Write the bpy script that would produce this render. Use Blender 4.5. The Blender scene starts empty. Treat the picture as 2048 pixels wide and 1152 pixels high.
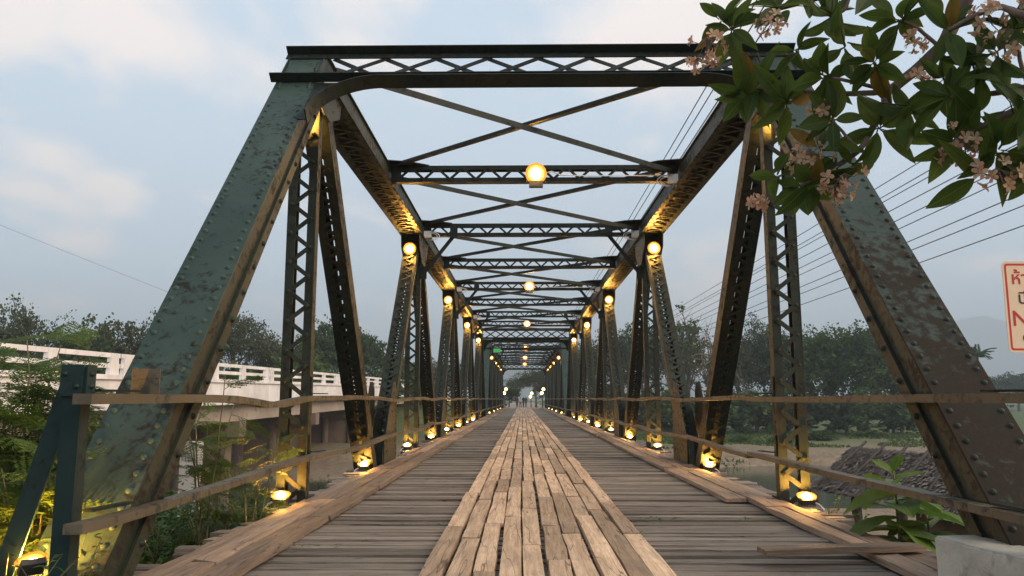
import bpy, bmesh, math, random
from mathutils import Vector, Matrix, Euler, noise
R = math.radians
random.seed(7)
scene = bpy.context.scene
col = scene.collection

# ------------------------------------------------------------------ camera
F_PX = 1536.0
PITCH, YAW = math.atan(222 / F_PX), math.atan(21 / F_PX)
CAM = Vector((-0.19, 0.0, 1.0))
cam_d = bpy.data.cameras.new('camera')
cam_d.sensor_width = 36.0
cam_d.lens = 36.0 * F_PX / 2048.0
cam_d.clip_start = 0.05
cam_d.clip_end = 9000
cam = bpy.data.objects.new('camera', cam_d)
col.objects.link(cam)
cam.location = CAM
cam.rotation_euler = (math.pi / 2 + PITCH, 0, YAW)
scene.camera = cam

# ------------------------------------------------------------------ sky, sun, exposure
SUN_EL, SUN_AZ = R(36), R(112)          # veiled sun off to the right, slightly behind the camera
world = bpy.data.worlds.new('World')
scene.world = world
world.use_nodes = True
wn, wl = world.node_tree.nodes, world.node_tree.links
wn.clear()
w_out = wn.new('ShaderNodeOutputWorld')
w_bg = wn.new('ShaderNodeBackground')
w_bg.inputs['Strength'].default_value = 0.10
sky = wn.new('ShaderNodeTexSky')
sky.sky_type = 'NISHITA'
sky.sun_disc = False
sky.sun_elevation = SUN_EL
sky.sun_rotation = SUN_AZ
sky.air_density = 1.0
sky.dust_density = 3.0
sky.ozone_density = 1.5
w_geo = wn.new('ShaderNodeTexCoord')
w_sep = wn.new('ShaderNodeSeparateXYZ')
wl.new(w_geo.outputs['Generated'], w_sep.inputs[0])
w_z = wn.new('ShaderNodeMath'); w_z.operation = 'MAXIMUM'; w_z.inputs[1].default_value = 0.02
wl.new(w_sep.outputs['Z'], w_z.inputs[0])
w_za = wn.new('ShaderNodeMath'); w_za.operation = 'ADD'; w_za.inputs[1].default_value = 0.18
wl.new(w_z.outputs[0], w_za.inputs[0])
w_div = wn.new('ShaderNodeVectorMath'); w_div.operation = 'DIVIDE'
w_cmb = wn.new('ShaderNodeCombineXYZ')
for i in range(3):
    wl.new(w_za.outputs[0], w_cmb.inputs[i])
wl.new(w_geo.outputs['Generated'], w_div.inputs[0])
wl.new(w_cmb.outputs[0], w_div.inputs[1])
w_map = wn.new('ShaderNodeMapping')
w_map.inputs['Location'].default_value = (7.7, 5.1, 0.0)
w_map.inputs['Scale'].default_value = (1.0, 0.8, 0.0)
wl.new(w_div.outputs[0], w_map.inputs[0])
w_n = wn.new('ShaderNodeTexNoise')
w_n.inputs['Scale'].default_value = 1.7
w_n.inputs['Detail'].default_value = 6
w_n.inputs['Roughness'].default_value = 0.52
w_n.inputs['Distortion'].default_value = 0.25
wl.new(w_map.outputs[0], w_n.inputs['Vector'])
w_r = wn.new('ShaderNodeValToRGB')
w_r.color_ramp.elements[0].position = 0.535
w_r.color_ramp.elements[0].color = (0, 0, 0, 1)
w_r.color_ramp.elements[1].position = 0.645
w_r.color_ramp.elements[1].color = (1, 1, 1, 1)
wl.new(w_n.outputs['Fac'], w_r.inputs[0])
# thin even overcast veil over the clear sky
w_veil = wn.new('ShaderNodeMix'); w_veil.data_type = 'RGBA'
w_veil.inputs['Factor'].default_value = 0.9
wl.new(sky.outputs[0], w_veil.inputs['A'])
w_veil.inputs['B'].default_value = (3.15, 3.68, 4.22, 1)
w_cl = wn.new('ShaderNodeMix'); w_cl.data_type = 'RGBA'
wl.new(w_r.outputs[0], w_cl.inputs['Factor'])
wl.new(w_veil.outputs['Result'], w_cl.inputs['A'])
w_cl.inputs['B'].default_value = (5.0, 4.5, 4.25, 1)
wl.new(w_cl.outputs['Result'], w_bg.inputs['Color'])
wl.new(w_bg.outputs[0], w_out.inputs['Surface'])

sun_d = bpy.data.lights.new('sun', 'SUN')
sun_d.energy = 1.45
sun_d.angle = R(45)
sun_d.color = (1.0, 0.78, 0.55)
sun = bpy.data.objects.new('sun', sun_d)
col.objects.link(sun)
sd = Vector((math.sin(SUN_AZ) * math.cos(SUN_EL), math.cos(SUN_AZ) * math.cos(SUN_EL), math.sin(SUN_EL)))
sun.rotation_euler = sd.to_track_quat('Z', 'Y').to_euler()
sun.location = (0, -5, 30)

scene.view_settings.view_transform = 'Standard'
scene.view_settings.look = 'None'
scene.view_settings.exposure = 1.29
scene.view_settings.gamma = 1.0
scene.view_settings.use_curve_mapping = False
scene.render.engine = 'CYCLES'
scene.cycles.use_denoising = True
scene.cycles.max_bounces = 6
scene.cycles.diffuse_bounces = 3
scene.cycles.glossy_bounces = 3
scene.cycles.transparent_max_bounces = 8
scene.cycles.volume_bounces = 0
scene.cycles.sample_clamp_indirect = 4.0


# ------------------------------------------------------------------ helpers
def unp(px, py, yd):
    """a pixel of the 2048 wide photograph at distance yd along the bridge -> a point in the place"""
    a, b = (px - 1024) / F_PX, (576 - py) / F_PX
    cp, sp = math.cos(PITCH), math.sin(PITCH)
    Y, Z, X = cp - b * sp, sp + b * cp, a
    c, s = math.cos(YAW), math.sin(YAW)
    x, y = c * X - s * Y, s * X + c * Y
    t = yd / y
    return Vector((CAM.x + x * t, yd, CAM.z + Z * t))


def frame(p0, X, U):
    X, U = Vector(X).normalized(), Vector(U).normalized()
    N = X.cross(U).normalized()
    X = U.cross(N).normalized()
    m = Matrix((X, U, N)).transposed().to_4x4()
    m.translation = Vector(p0)
    return m


class MB:
    def __init__(s):
        s.v, s.f, s.sm = [], [], []

    def add(s, vs, fs, smooth=False):
        n = len(s.v)
        s.v += [tuple(v) for v in vs]
        s.f += [tuple(i + n for i in f) for f in fs]
        s.sm += [smooth] * len(fs)
        return s

    def box(s, c, d, m=None):
        hx, hy, hz = d[0] / 2, d[1] / 2, d[2] / 2
        vs = [Vector((c[0] + a * hx, c[1] + b * hy, c[2] + e * hz)) for e in (-1, 1) for b in (-1, 1) for a in (-1, 1)]
        if m is not None:
            vs = [m @ v for v in vs]
        return s.add(vs, [(0, 2, 3, 1), (4, 5, 7, 6), (0, 1, 5, 4), (1, 3, 7, 5), (3, 2, 6, 7), (2, 0, 4, 6)])

    def bar(s, p0, p1, w, t, up=(0, 0, 1)):
        """flat bar from p0 to p1: w wide across, t thick along up"""
        p0, p1 = Vector(p0), Vector(p1)
        U = p1 - p0
        L = U.length
        X = U.cross(Vector(up))
        if X.length < 1e-6:
            X = Vector((1, 0, 0))
        return s.box((0, L / 2, 0), (w, L, t), frame(p0, X, U))

    def tube(s, pts, rad, n=6, cap=True):
        pts = [Vector(p) for p in pts]
        if not isinstance(rad, (list, tuple)):
            rad = [rad] * len(pts)
        vs, fs = [], []
        prev = None
        for i, p in enumerate(pts):
            d = (pts[min(i + 1, len(pts) - 1)] - pts[max(i - 1, 0)]).normalized()
            if prev is None:
                a = d.orthogonal().normalized()
            else:
                a = (prev - d * prev.dot(d)).normalized()
            prev = a
            b = d.cross(a)
            for k in range(n):
                t = 2 * math.pi * k / n
                vs.append(p + (a * math.cos(t) + b * math.sin(t)) * rad[i])
        for i in range(len(pts) - 1):
            for k in range(n):
                k2 = (k + 1) % n
                fs.append((i * n + k, i * n + k2, (i + 1) * n + k2, (i + 1) * n + k))
        if cap:
            fs.append(tuple(reversed(range(n))))
            fs.append(tuple((len(pts) - 1) * n + k for k in range(n)))
        return s.add(vs, fs, True)

    def prism(s, poly, m, t):
        """polygon in local xy of matrix m, extruded t along local z"""
        n = len(poly)
        vs = [m @ Vector((x, y, 0)) for x, y in poly] + [m @ Vector((x, y, t)) for x, y in poly]
        fs = [tuple(reversed(range(n))), tuple(range(n, 2 * n))]
        fs += [(i, (i + 1) % n, n + (i + 1) % n, n + i) for i in range(n)]
        return s.add(vs, fs)

    def dome(s, c, r, m=None, seg=8, rings=2, h=None):
        """half ball on local +z"""
        h = r if h is None else h
        vs, fs = [], []
        for i in range(rings):
            a = i / rings * math.pi / 2
            for k in range(seg):
                t = 2 * math.pi * k / seg
                vs.append(Vector((c[0] + r * math.cos(a) * math.cos(t), c[1] + r * math.cos(a) * math.sin(t), c[2] + h * math.sin(a))))
        vs.append(Vector((c[0], c[1], c[2] + h)))
        if m is not None:
            vs = [m @ v for v in vs]
        for i in range(rings - 1):
            for k in range(seg):
                k2 = (k + 1) % seg
                fs.append((i * seg + k, i * seg + k2, (i + 1) * seg + k2, (i + 1) * seg + k))
        for k in range(seg):
            fs.append(((rings - 1) * seg + k, (rings - 1) * seg + (k + 1) % seg, rings * seg))
        return s.add(vs, fs, True)

    def mesh(s, name, mat):
        me = bpy.data.meshes.new(name)
        me.from_pydata(s.v, [], s.f)
        me.polygons.foreach_set('use_smooth', s.sm)
        if mat:
            me.materials.append(mat)
        me.update()
        return me

    def build(s, name, mat, parent=None, m=None):
        return place(name, s.mesh(name, mat), parent, m)


def place(name, me, parent=None, m=None):
    o = bpy.data.objects.new(name, me)
    col.objects.link(o)
    if parent is not None:
        o.parent = parent
    if m is not None:
        o.matrix_basis = m
    return o


def tag(o, label=None, cat=None, group=None, kind=None):
    for k, v in (('label', label), ('category', cat), ('group', group), ('kind', kind)):
        if v:
            o[k] = v
    return o


def thing(name, label, cat, m=None, group=None):
    o = bpy.data.objects.new(name, None)
    o.empty_display_size = 0.1
    col.objects.link(o)
    if m is not None:
        o.matrix_basis = m
    return tag(o, label, cat, group)


def copy_tree(o, parent=None):
    c = o.copy()
    col.objects.link(c)
    c.parent = parent
    for ch in list(o.children):
        copy_tree(ch, c)
    return c


ORD = ['zeroth', 'first', 'second', 'third', 'fourth', 'fifth', 'sixth', 'seventh', 'eighth', 'ninth', 'tenth', 'eleventh', 'twelfth']
SIDE = {-1: 'left', 1: 'right'}


# ------------------------------------------------------------------ materials
def new_mat(name):
    m = bpy.data.materials.new(name)
    m.use_nodes = True
    nt = m.node_tree
    return m, nt, nt.nodes, nt.links, nt.nodes['Principled BSDF']


def ramp(nodes, stops):
    r = nodes.new('ShaderNodeValToRGB')
    e = r.color_ramp.elements
    while len(e) < len(stops):
        e.new(0.5)
    for el, (p, c) in zip(e, stops):
        el.position = p
        el.color = (*c, 1) if len(c) == 3 else c
    return r


def tex_noise(nt, vec, scale, detail=4, rough=0.55, dist=0.0):
    n = nt.nodes.new('ShaderNodeTexNoise')
    n.inputs['Scale'].default_value = scale
    n.inputs['Detail'].default_value = detail
    n.inputs['Roughness'].default_value = rough
    n.inputs['Distortion'].default_value = dist
    if vec is not None:
        nt.links.new(vec, n.inputs['Vector'])
    return n


def mixc(nt, fac, a, b, blend='MIX'):
    m = nt.nodes.new('ShaderNodeMix')
    m.data_type = 'RGBA'
    m.blend_type = blend
    for sock, v in ((m.inputs['Factor'], fac), (m.inputs['A'], a), (m.inputs['B'], b)):
        if isinstance(v, (int, float)):
            sock.default_value = v
        elif isinstance(v, tuple):
            sock.default_value = (*v, 1)
        else:
            nt.links.new(v, sock)
    return m.outputs['Result']


def bump(nt, bs, h, strength=0.3, dist=0.01):
    b = nt.nodes.new('ShaderNodeBump')
    b.inputs['Strength'].default_value = strength
    b.inputs['Distance'].default_value = dist
    nt.links.new(h, b.inputs['Height'])
    nt.links.new(b.outputs[0], bs.inputs['Normal'])


def coords(nt, scale=(1, 1, 1), rnd=True):
    tc = nt.nodes.new('ShaderNodeTexCoord')
    mp = nt.nodes.new('ShaderNodeMapping')
    mp.inputs['Scale'].default_value = scale
    nt.links.new(tc.outputs['Object'], mp.inputs['Vector'])
    val = None
    if rnd:
        oi = nt.nodes.new('ShaderNodeObjectInfo')
        ge = nt.nodes.new('ShaderNodeNewGeometry')
        ad = nt.nodes.new('ShaderNodeMath'); ad.operation = 'ADD'
        fr = nt.nodes.new('ShaderNodeMath'); fr.operation = 'FRACT'
        nt.links.new(oi.outputs['Random'], ad.inputs[0])
        nt.links.new(ge.outputs['Random Per Island'], ad.inputs[1])
        nt.links.new(ad.outputs[0], fr.inputs[0])
        ml = nt.nodes.new('ShaderNodeMath'); ml.operation = 'MULTIPLY'; ml.inputs[1].default_value = 57.0
        nt.links.new(fr.outputs[0], ml.inputs[0])
        cb = nt.nodes.new('ShaderNodeCombineXYZ')
        for i in range(3):
            nt.links.new(ml.outputs[0], cb.inputs[i])
        nt.links.new(cb.outputs[0], mp.inputs['Location'])
        val = fr.outputs[0]
    return mp.outputs[0], val


def steel_paint(name, base, alt, rust, amount=0.56, rough=0.5, sc=1.0, grad=False):
    m, nt, n, l, bs = new_mat(name)
    v, rv = coords(nt)
    big = tex_noise(nt, v, 1.1 * sc, 4, 0.6)
    tone = mixc(nt, ramp_fac(nt, big.outputs['Fac'], 0.35, 0.68), base, alt)
    sp = tex_noise(nt, v, 13 * sc, 8, 0.66, 0.3)
    bigr = tex_noise(nt, v, 1.7 * sc, 3, 0.5, 0.2)
    add = n.new('ShaderNodeMath'); add.operation = 'MULTIPLY_ADD'
    l.new(bigr.outputs['Fac'], add.inputs[0]); add.inputs[1].default_value = 0.45
    l.new(sp.outputs['Fac'], add.inputs[2])
    th = add.outputs[0]
    if grad:
        sy = n.new('ShaderNodeSeparateXYZ'); tcg = n.new('ShaderNodeTexCoord'); l.new(tcg.outputs['Object'], sy.inputs[0])
        gg = ramp_fac(nt, sy.outputs['Y'], *grad)
        a2 = n.new('ShaderNodeMath'); l.new(th, a2.inputs[0]); l.new(gg, a2.inputs[1])
        th = a2.outputs[0]
    f = ramp_fac(nt, th, amount + 0.16, amount + 0.31)
    fine = tex_noise(nt, v, 40, 3, 0.6)
    rc = mixc(nt, fine.outputs['Fac'], rust, tuple(c * 0.45 for c in rust))
    colr = mixc(nt, f, tone, rc)
    # streaks of chalky wear
    st = tex_noise(nt, v, 14, 6, 0.7)
    colr = mixc(nt, ramp_fac(nt, st.outputs['Fac'], 0.58, 0.8, 0.35), colr, tuple(min(1, c * 1.6 + .005) for c in base))
    gr = tex_noise(nt, v, 1.4, 9, 0.72, 0.8)       # grime
    colr = mixc(nt, ramp_fac(nt, gr.outputs['Fac'], 0.44, 0.70, 0.5), colr, tuple(c * 0.42 for c in base))
    l.new(colr, bs.inputs['Base Color'])
    rr = n.new('ShaderNodeMath'); rr.operation = 'MULTIPLY_ADD'
    l.new(f, rr.inputs[0]); rr.inputs[1].default_value = 0.3; rr.inputs[2].default_value = rough
    l.new(rr.outputs[0], bs.inputs['Roughness'])
    bs.inputs['Specular IOR Level'].default_value = 0.18
    bump(nt, bs, sp.outputs['Fac'], 0.25, 0.006)
    return m


def ramp_fac(nt, sock, lo, hi, top=1.0):
    mr = nt.nodes.new('ShaderNodeMapRange')
    mr.inputs['From Min'].default_value = lo
    mr.inputs['From Max'].default_value = hi
    mr.inputs['To Max'].default_value = top
    nt.links.new(sock, mr.inputs['Value'])
    return mr.outputs['Result']


def wood(name, dark, light, axis=1, rough=0.75, dirt=0.5):
    m, nt, n, l, bs = new_mat(name)
    sc = [1, 1, 1]
    sc[axis] = 0.06
    v, rv = coords(nt, tuple(sc))
    g1 = tex_noise(nt, v, 26, 6, 0.65, 0.6)
    g2 = tex_noise(nt, v, 110, 3, 0.6)
    v2, _ = coords(nt)
    blot = tex_noise(nt, v2, 3.0, 5, 0.6)
    c1 = mixc(nt, ramp_fac(nt, g1.outputs['Fac'], 0.32, 0.66), dark, light)
    c2 = mixc(nt, ramp_fac(nt, g2.outputs['Fac'], 0.5, 0.75, 0.5), c1, tuple(c * 0.35 for c in dark))
    c3 = mixc(nt, ramp_fac(nt, blot.outputs['Fac'], 0.45, 0.75, dirt), c2, (0.16, 0.13, 0.115))
    ck = tex_noise(nt, v, 9, 2, 0.5, 0.15)          # drying cracks along the grain
    ca = n.new('ShaderNodeMath'); ca.operation = 'SUBTRACT'; l.new(ck.outputs['Fac'], ca.inputs[0]); ca.inputs[1].default_value = 0.47
    cb = n.new('ShaderNodeMath'); cb.operation = 'ABSOLUTE'; l.new(ca.outputs[0], cb.inputs[0])
    c3 = mixc(nt, ramp_fac(nt, cb.outputs[0], 0.009, 0.003, 0.7), c3, (0.03, 0.022, 0.018))
    sp_ = tex_noise(nt, v2, 16, 6, 0.75)
    c3 = mixc(nt, ramp_fac(nt, sp_.outputs['Fac'], 0.60, 0.72, 0.6), c3, (0.07, 0.055, 0.045))
    hv = n.new('ShaderNodeHueSaturation')
    vr = n.new('ShaderNodeMapRange')
    vr.inputs['To Min'].default_value = 0.6
    vr.inputs['To Max'].default_value = 1.32
    l.new(rv, vr.inputs['Value'])
    l.new(vr.outputs[0], hv.inputs['Value'])
    l.new(c3, hv.inputs['Color'])
    l.new(hv.outputs[0], bs.inputs['Base Color'])
    bs.inputs['Roughness'].default_value = rough
    bs.inputs['Specular IOR Level'].default_value = 0.25
    bump(nt, bs, g1.outputs['Fac'], 0.5, 0.006)
    return m


def rough_mat(name, a, b, scale=3.0, rough=0.85, bs_=0.3, bd=0.02, c=None, detail=6):
    m, nt, n, l, bs = new_mat(name)
    v, rv = coords(nt)
    n1 = tex_noise(nt, v, scale, detail, 0.62)
    cc = mixc(nt, ramp_fac(nt, n1.outputs['Fac'], 0.34, 0.68), a, b)
    if c:
        n2 = tex_noise(nt, v, scale * 3.3, 6, 0.7, 0.5)
        cc = mixc(nt, ramp_fac(nt, n2.outputs['Fac'], 0.56, 0.7, 0.8), cc, c)
    l.new(cc, bs.inputs['Base Color'])
    bs.inputs['Roughness'].default_value = rough
    bs.inputs['Specular IOR Level'].default_value = 0.25
    n3 = tex_noise(nt, v, scale * 8, 6, 0.6)
    bump(nt, bs, n3.outputs['Fac'], bs_, bd)
    return m


def plain(name, c, rough=0.5, spec=0.4, metal=0.0):
    m, nt, n, l, bs = new_mat(name)
    v, rv = coords(nt)
    n1 = tex_noise(nt, v, 9, 4)
    l.new(mixc(nt, n1.outputs['Fac'], tuple(x * 0.8 for x in c), tuple(min(1, x * 1.15) for x in c)), bs.inputs['Base Color'])
    bs.inputs['Roughness'].default_value = rough
    bs.inputs['Specular IOR Level'].default_value = spec
    bs.inputs['Metallic'].default_value = metal
    return m


def leafy(name, a, b, trans=0.35, rough=0.5, yellow=None, spec=0.3, vein=None):
    m, nt, n, l, bs = new_mat(name)
    v, rv = coords(nt)
    c = mixc(nt, rv, a, b)
    if yellow:
        c = mixc(nt, ramp_fac(nt, rv, 0.955, 0.97), c, yellow)
    n1 = tex_noise(nt, v, 20, 3)
    c = mixc(nt, ramp_fac(nt, n1.outputs['Fac'], 0.4, 0.75, 0.35), c, tuple(x * 0.5 for x in a))
    if vein:
        tv = n.new('ShaderNodeTexCoord'); sv = n.new('ShaderNodeSeparateXYZ'); l.new(tv.outputs['Object'], sv.inputs[0])
        ab = n.new('ShaderNodeMath'); ab.operation = 'ABSOLUTE'; l.new(sv.outputs['X'], ab.inputs[0])
        c = mixc(nt, ramp_fac(nt, ab.outputs[0], 0.0035, 0.0015), c, vein)
        ar = n.new('ShaderNodeMath'); ar.operation = 'MULTIPLY_ADD'; l.new(ab.outputs[0], ar.inputs[0]); ar.inputs[1].default_value = -0.7; l.new(sv.outputs['Y'], ar.inputs[2])
        sn = n.new('ShaderNodeMath'); sn.operation = 'MULTIPLY'; l.new(ar.outputs[0], sn.inputs[0]); sn.inputs[1].default_value = 420
        si = n.new('ShaderNodeMath'); si.operation = 'SINE'; l.new(sn.outputs[0], si.inputs[0])
        c = mixc(nt, ramp_fac(nt, si.outputs[0], 0.75, 1.0, 0.4), c, vein)
        bump(nt, bs, si.outputs[0], 0.25, 0.002)
    l.new(c, bs.inputs['Base Color'])
    bs.inputs['Roughness'].default_value = rough
    bs.inputs['Specular IOR Level'].default_value = spec
    tr = n.new('ShaderNodeBsdfTranslucent')
    l.new(c, tr.inputs['Color'])
    mx = n.new('ShaderNodeMixShader')
    mx.inputs[0].default_value = trans
    l.new(bs.outputs[0], mx.inputs[1])
    l.new(tr.outputs[0], mx.inputs[2])
    l.new(mx.outputs[0], n['Material Output'].inputs['Surface'])
    return m


def glow(name, c, strength):
    m, nt, n, l, bs = new_mat(name)
    bs.inputs['Base Color'].default_value = (0.03, 0.025, 0.02, 1)
    bs.inputs['Specular IOR Level'].default_value = 0.0
    bs.inputs['Emission Color'].default_value = (*c, 1)
    bs.inputs['Emission Strength'].default_value = strength
    return m


M = {}
M['post'] = steel_paint('green_paint_rusted', (0.024, 0.046, 0.040), (0.042, 0.068, 0.058), (0.020, 0.016, 0.014), 0.605)
M['post_rusty'] = steel_paint('green_paint_very_rusty', (0.020, 0.038, 0.032), (0.032, 0.050, 0.042), (0.025, 0.017, 0.011), 0.622, grad=(3.8, 1.6, 0.30))
M['post_left'] = steel_paint('green_paint_dirty_foot', (0.021, 0.039, 0.033), (0.037, 0.059, 0.050), (0.018, 0.016, 0.013), 0.612, grad=(2.6, 0.5, 0.10))
M['steel'] = steel_paint('olive_green_paint', (0.017, 0.024, 0.017), (0.030, 0.036, 0.026), (0.026, 0.018, 0.012), 0.57)
M['steel_dark'] = steel_paint('dark_green_paint', (0.009, 0.015, 0.012), (0.016, 0.021, 0.018), (0.018, 0.013, 0.010), 0.57)
M['rail'] = steel_paint('worn_rail_paint', (0.075, 0.062, 0.042), (0.105, 0.086, 0.060), (0.042, 0.046, 0.036), 0.58)
M['rail_post'] = steel_paint('blue_green_paint', (0.008, 0.022, 0.022), (0.012, 0.029, 0.028), (0.018, 0.015, 0.013), 0.62)
M['wood_mid'] = wood('pale_worn_plank', (0.29, 0.195, 0.12), (0.56, 0.395, 0.265), 1, 0.7, 0.45)
M['wood_cross'] = wood('grey_brown_plank', (0.095, 0.08, 0.066), (0.26, 0.222, 0.182), 1, 0.8, 0.6)
M['wood_crossx'] = wood('grey_brown_plank_across', (0.095, 0.08, 0.066), (0.26, 0.222, 0.182), 0, 0.8, 0.6)
M['wood_edge'] = wood('brown_edge_plank', (0.145, 0.10, 0.068), (0.31, 0.22, 0.155), 1, 0.75, 0.5)
M['white'] = rough_mat('white_painted_concrete', (0.58, 0.54, 0.52), (0.80, 0.76, 0.74), 0.6, 0.7, 0.15, 0.01, (0.46, 0.41, 0.37))
M['girder'] = rough_mat('stained_girder_concrete', (0.26, 0.21, 0.165), (0.38, 0.31, 0.25), 0.5, 0.85, 0.2, 0.02, (0.15, 0.12, 0.10))
M['pier'] = rough_mat('brown_pier_concrete', (0.15, 0.105, 0.08), (0.22, 0.165, 0.125), 0.5, 0.9, 0.2, 0.02, (0.10, 0.08, 0.06))
M['pale_pile'] = rough_mat('pale_concrete_pile', (0.35, 0.34, 0.31), (0.45, 0.43, 0.40), 1.5, 0.85)
M['block'] = rough_mat('cast_concrete', (0.27, 0.26, 0.22), (0.48, 0.455, 0.39), 2.2, 0.9, 0.5, 0.015, (0.17, 0.155, 0.125))
M['plastic'] = plain('white_plastic', (0.72, 0.70, 0.68), 0.4)
M['cable'] = plain('white_cable_sheath', (0.66, 0.62, 0.58), 0.5)
M['housing'] = plain('dark_lamp_metal', (0.05, 0.05, 0.05), 0.5)
M['wire'] = plain('dark_wire', (0.03, 0.03, 0.035), 0.6)
M['lamp_foot'] = glow('warm_lamp_glass', (1.0, 0.46, 0.075), 520)
M['lamp_top'] = glow('warm_lamp_glass_upper', (1.0, 0.48, 0.08), 330)
M['lamp_mid'] = glow('warm_lamp_glass_overhead', (1.0, 0.50, 0.10), 200)
M['halo_outer'] = glow('warm_halo_outer', (1.0, 0.27, 0.02), 0.46)  # orange outer edge of the lamp halo, put in as emission colour
M['halo_inner'] = glow('warm_halo_inner', (1.0, 0.44, 0.05), 0.85)  # yellow inner part of the lamp halo, put in as emission colour
M['lamp_bush'] = glow('warm_lamp_glass_in_leaves', (1.0, 0.47, 0.08), 1500)
M['lamp_far'] = glow('warm_lamp_glass_far', (1.0, 0.58, 0.16), 6)
M['plum_leaf'] = leafy('frangipani_leaf', (0.034, 0.062, 0.010), (0.075, 0.115, 0.018), 0.55, 0.45, (0.16, 0.09, 0.012), 0.2, vein=(0.10, 0.14, 0.04))
M['plum_bark'] = rough_mat('frangipani_bark', (0.10, 0.07, 0.055), (0.17, 0.125, 0.10), 8, 0.85)
M['petal'] = leafy('pink_petal', (0.48, 0.25, 0.18), (0.56, 0.41, 0.28), 0.45, 0.6)
M['petal_heart'] = leafy('yellow_petal_heart', (0.55, 0.42, 0.14), (0.58, 0.48, 0.24), 0.3, 0.6)
M['frond'] = leafy('feathery_leaflet', (0.05, 0.095, 0.014), (0.10, 0.15, 0.022), 0.45, 0.6)
M['broad'] = leafy('broad_green_leaf', (0.06, 0.12, 0.02), (0.12, 0.20, 0.035), 0.4, 0.5, vein=(0.17, 0.24, 0.08))
M['stem'] = rough_mat('green_brown_stem', (0.10, 0.09, 0.04), (0.16, 0.14, 0.07), 9, 0.8)
M['cover'] = leafy('ground_cover_leaf', (0.03, 0.075, 0.02), (0.07, 0.13, 0.03), 0.3, 0.6)
M['tree_a'] = leafy('dark_tree_foliage', (0.03, 0.058, 0.02), (0.066, 0.104, 0.036), 0.25, 0.7, None, 0.15)
M['tree_b'] = leafy('olive_tree_foliage', (0.04, 0.058, 0.024), (0.076, 0.094, 0.04), 0.25, 0.7, None, 0.15)
M['tree_c'] = leafy('fresh_tree_foliage', (0.042, 0.078, 0.02), (0.082, 0.125, 0.034), 0.3, 0.7, None, 0.15)
M['tree_d'] = leafy('brownish_tree_foliage', (0.046, 0.058, 0.028), (0.082, 0.092, 0.044), 0.25, 0.7, None, 0.15)
M['bark'] = rough_mat('tree_bark', (0.11, 0.085, 0.065), (0.2, 0.16, 0.12), 6, 0.9)
M['thatch'] = rough_mat('dry_leaf_thatch', (0.06, 0.05, 0.045), (0.15, 0.13, 0.12), 9, 0.95, 0.6, 0.03, (0.06, 0.045, 0.035))
M['thatch_b'] = rough_mat('grey_dry_leaf', (0.12, 0.105, 0.10), (0.24, 0.215, 0.20), 9, 0.95, 0.6, 0.03)
M['bamboo'] = rough_mat('dark_bamboo_pole', (0.02, 0.018, 0.016), (0.045, 0.038, 0.033), 9, 0.8)
M['shirt_a'] = plain('dark_red_cloth', (0.16, 0.03, 0.03), 0.9)
M['shirt_b'] = plain('white_cloth', (0.6, 0.6, 0.6), 0.9)
M['shirt_c'] = plain('dark_blue_cloth', (0.04, 0.05, 0.09), 0.9)
M['trouser'] = plain('dark_trouser_cloth', (0.05, 0.05, 0.06), 0.9)
M['skin'] = plain('skin', (0.35, 0.2, 0.14), 0.6)
M['hair'] = plain('black_hair', (0.015, 0.012, 0.01), 0.6)

# ------------------------------------------------------------------ terrain, river, road, hills
RIVER_Z = -3.62


def smooth(a, b, t):
    t = max(0.0, min(1.0, (t - a) / (b - a)))
    return t * t * (3 - 2 * t)


def ground_z(x, y):
    n1 = noise.noise(Vector((x * 0.05, y * 0.05, 1.7)))
    n2 = noise.noise(Vector((x * 0.2, y * 0.2, 4.2)))
    # near bank at deck height, falling to the flood plain
    edge = 7.0 + 2.0 * n1 + (3.5 * smooth(3, 9, abs(x)) if x > 2 else 0) + 4.5 * smooth(-1.5, -3.0, x)
    near = -0.32 - 0.05 * n2 - 3.05 * smooth(edge - 2.6, edge + 5.0, y)
    if y < 2:
        near = -0.25
    z = near + 0.28 * n1 + 0.12 * n2
    if y < 6:
        z = -0.35 + 0.05 * n2 - 0.6 * smooth(3, 6, y) * smooth(-2, 2, x)
    # river channel across
    cy = 40 + 0.06 * x + 5 * n1 + 4 * math.sin(x * 0.06)
    dist = abs(y - cy)
    z -= 1.0 * (1 - smooth(7.5, 10.5, dist)) * smooth(8, 20, y)
    # an eroded step on the far side and the far bank
    z += 0.55 * smooth(55 + 2 * n2, 57.0 + 2 * n2, y)
    z += 2.4 * smooth(86, 96, y) * (1 - smooth(9, 22, x)) + 0.5 * smooth(100, 170, y) * smooth(9, 22, x)
    # left bank under the white bridge rises
    z += 1.0 * smooth(-8, -18, x) * smooth(60, 90, y)
    # ramps behind the bank on the left stay lower so the white bridge reads
    return z


def axis_pts(lo, hi, fine_lo, fine_hi, step, grow=1.18):
    a = []
    t = fine_lo
    while t <= fine_hi:
        a.append(t); t += step
    s = step
    t = fine_hi
    while t < hi:
        s *= grow
        t += s
        a.append(min(t, hi))
    s = step
    t = fine_lo
    pre = []
    while t > lo:
        s *= grow
        t -= s
        pre.append(max(t, lo))
    return sorted(set(pre)) + a


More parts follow.
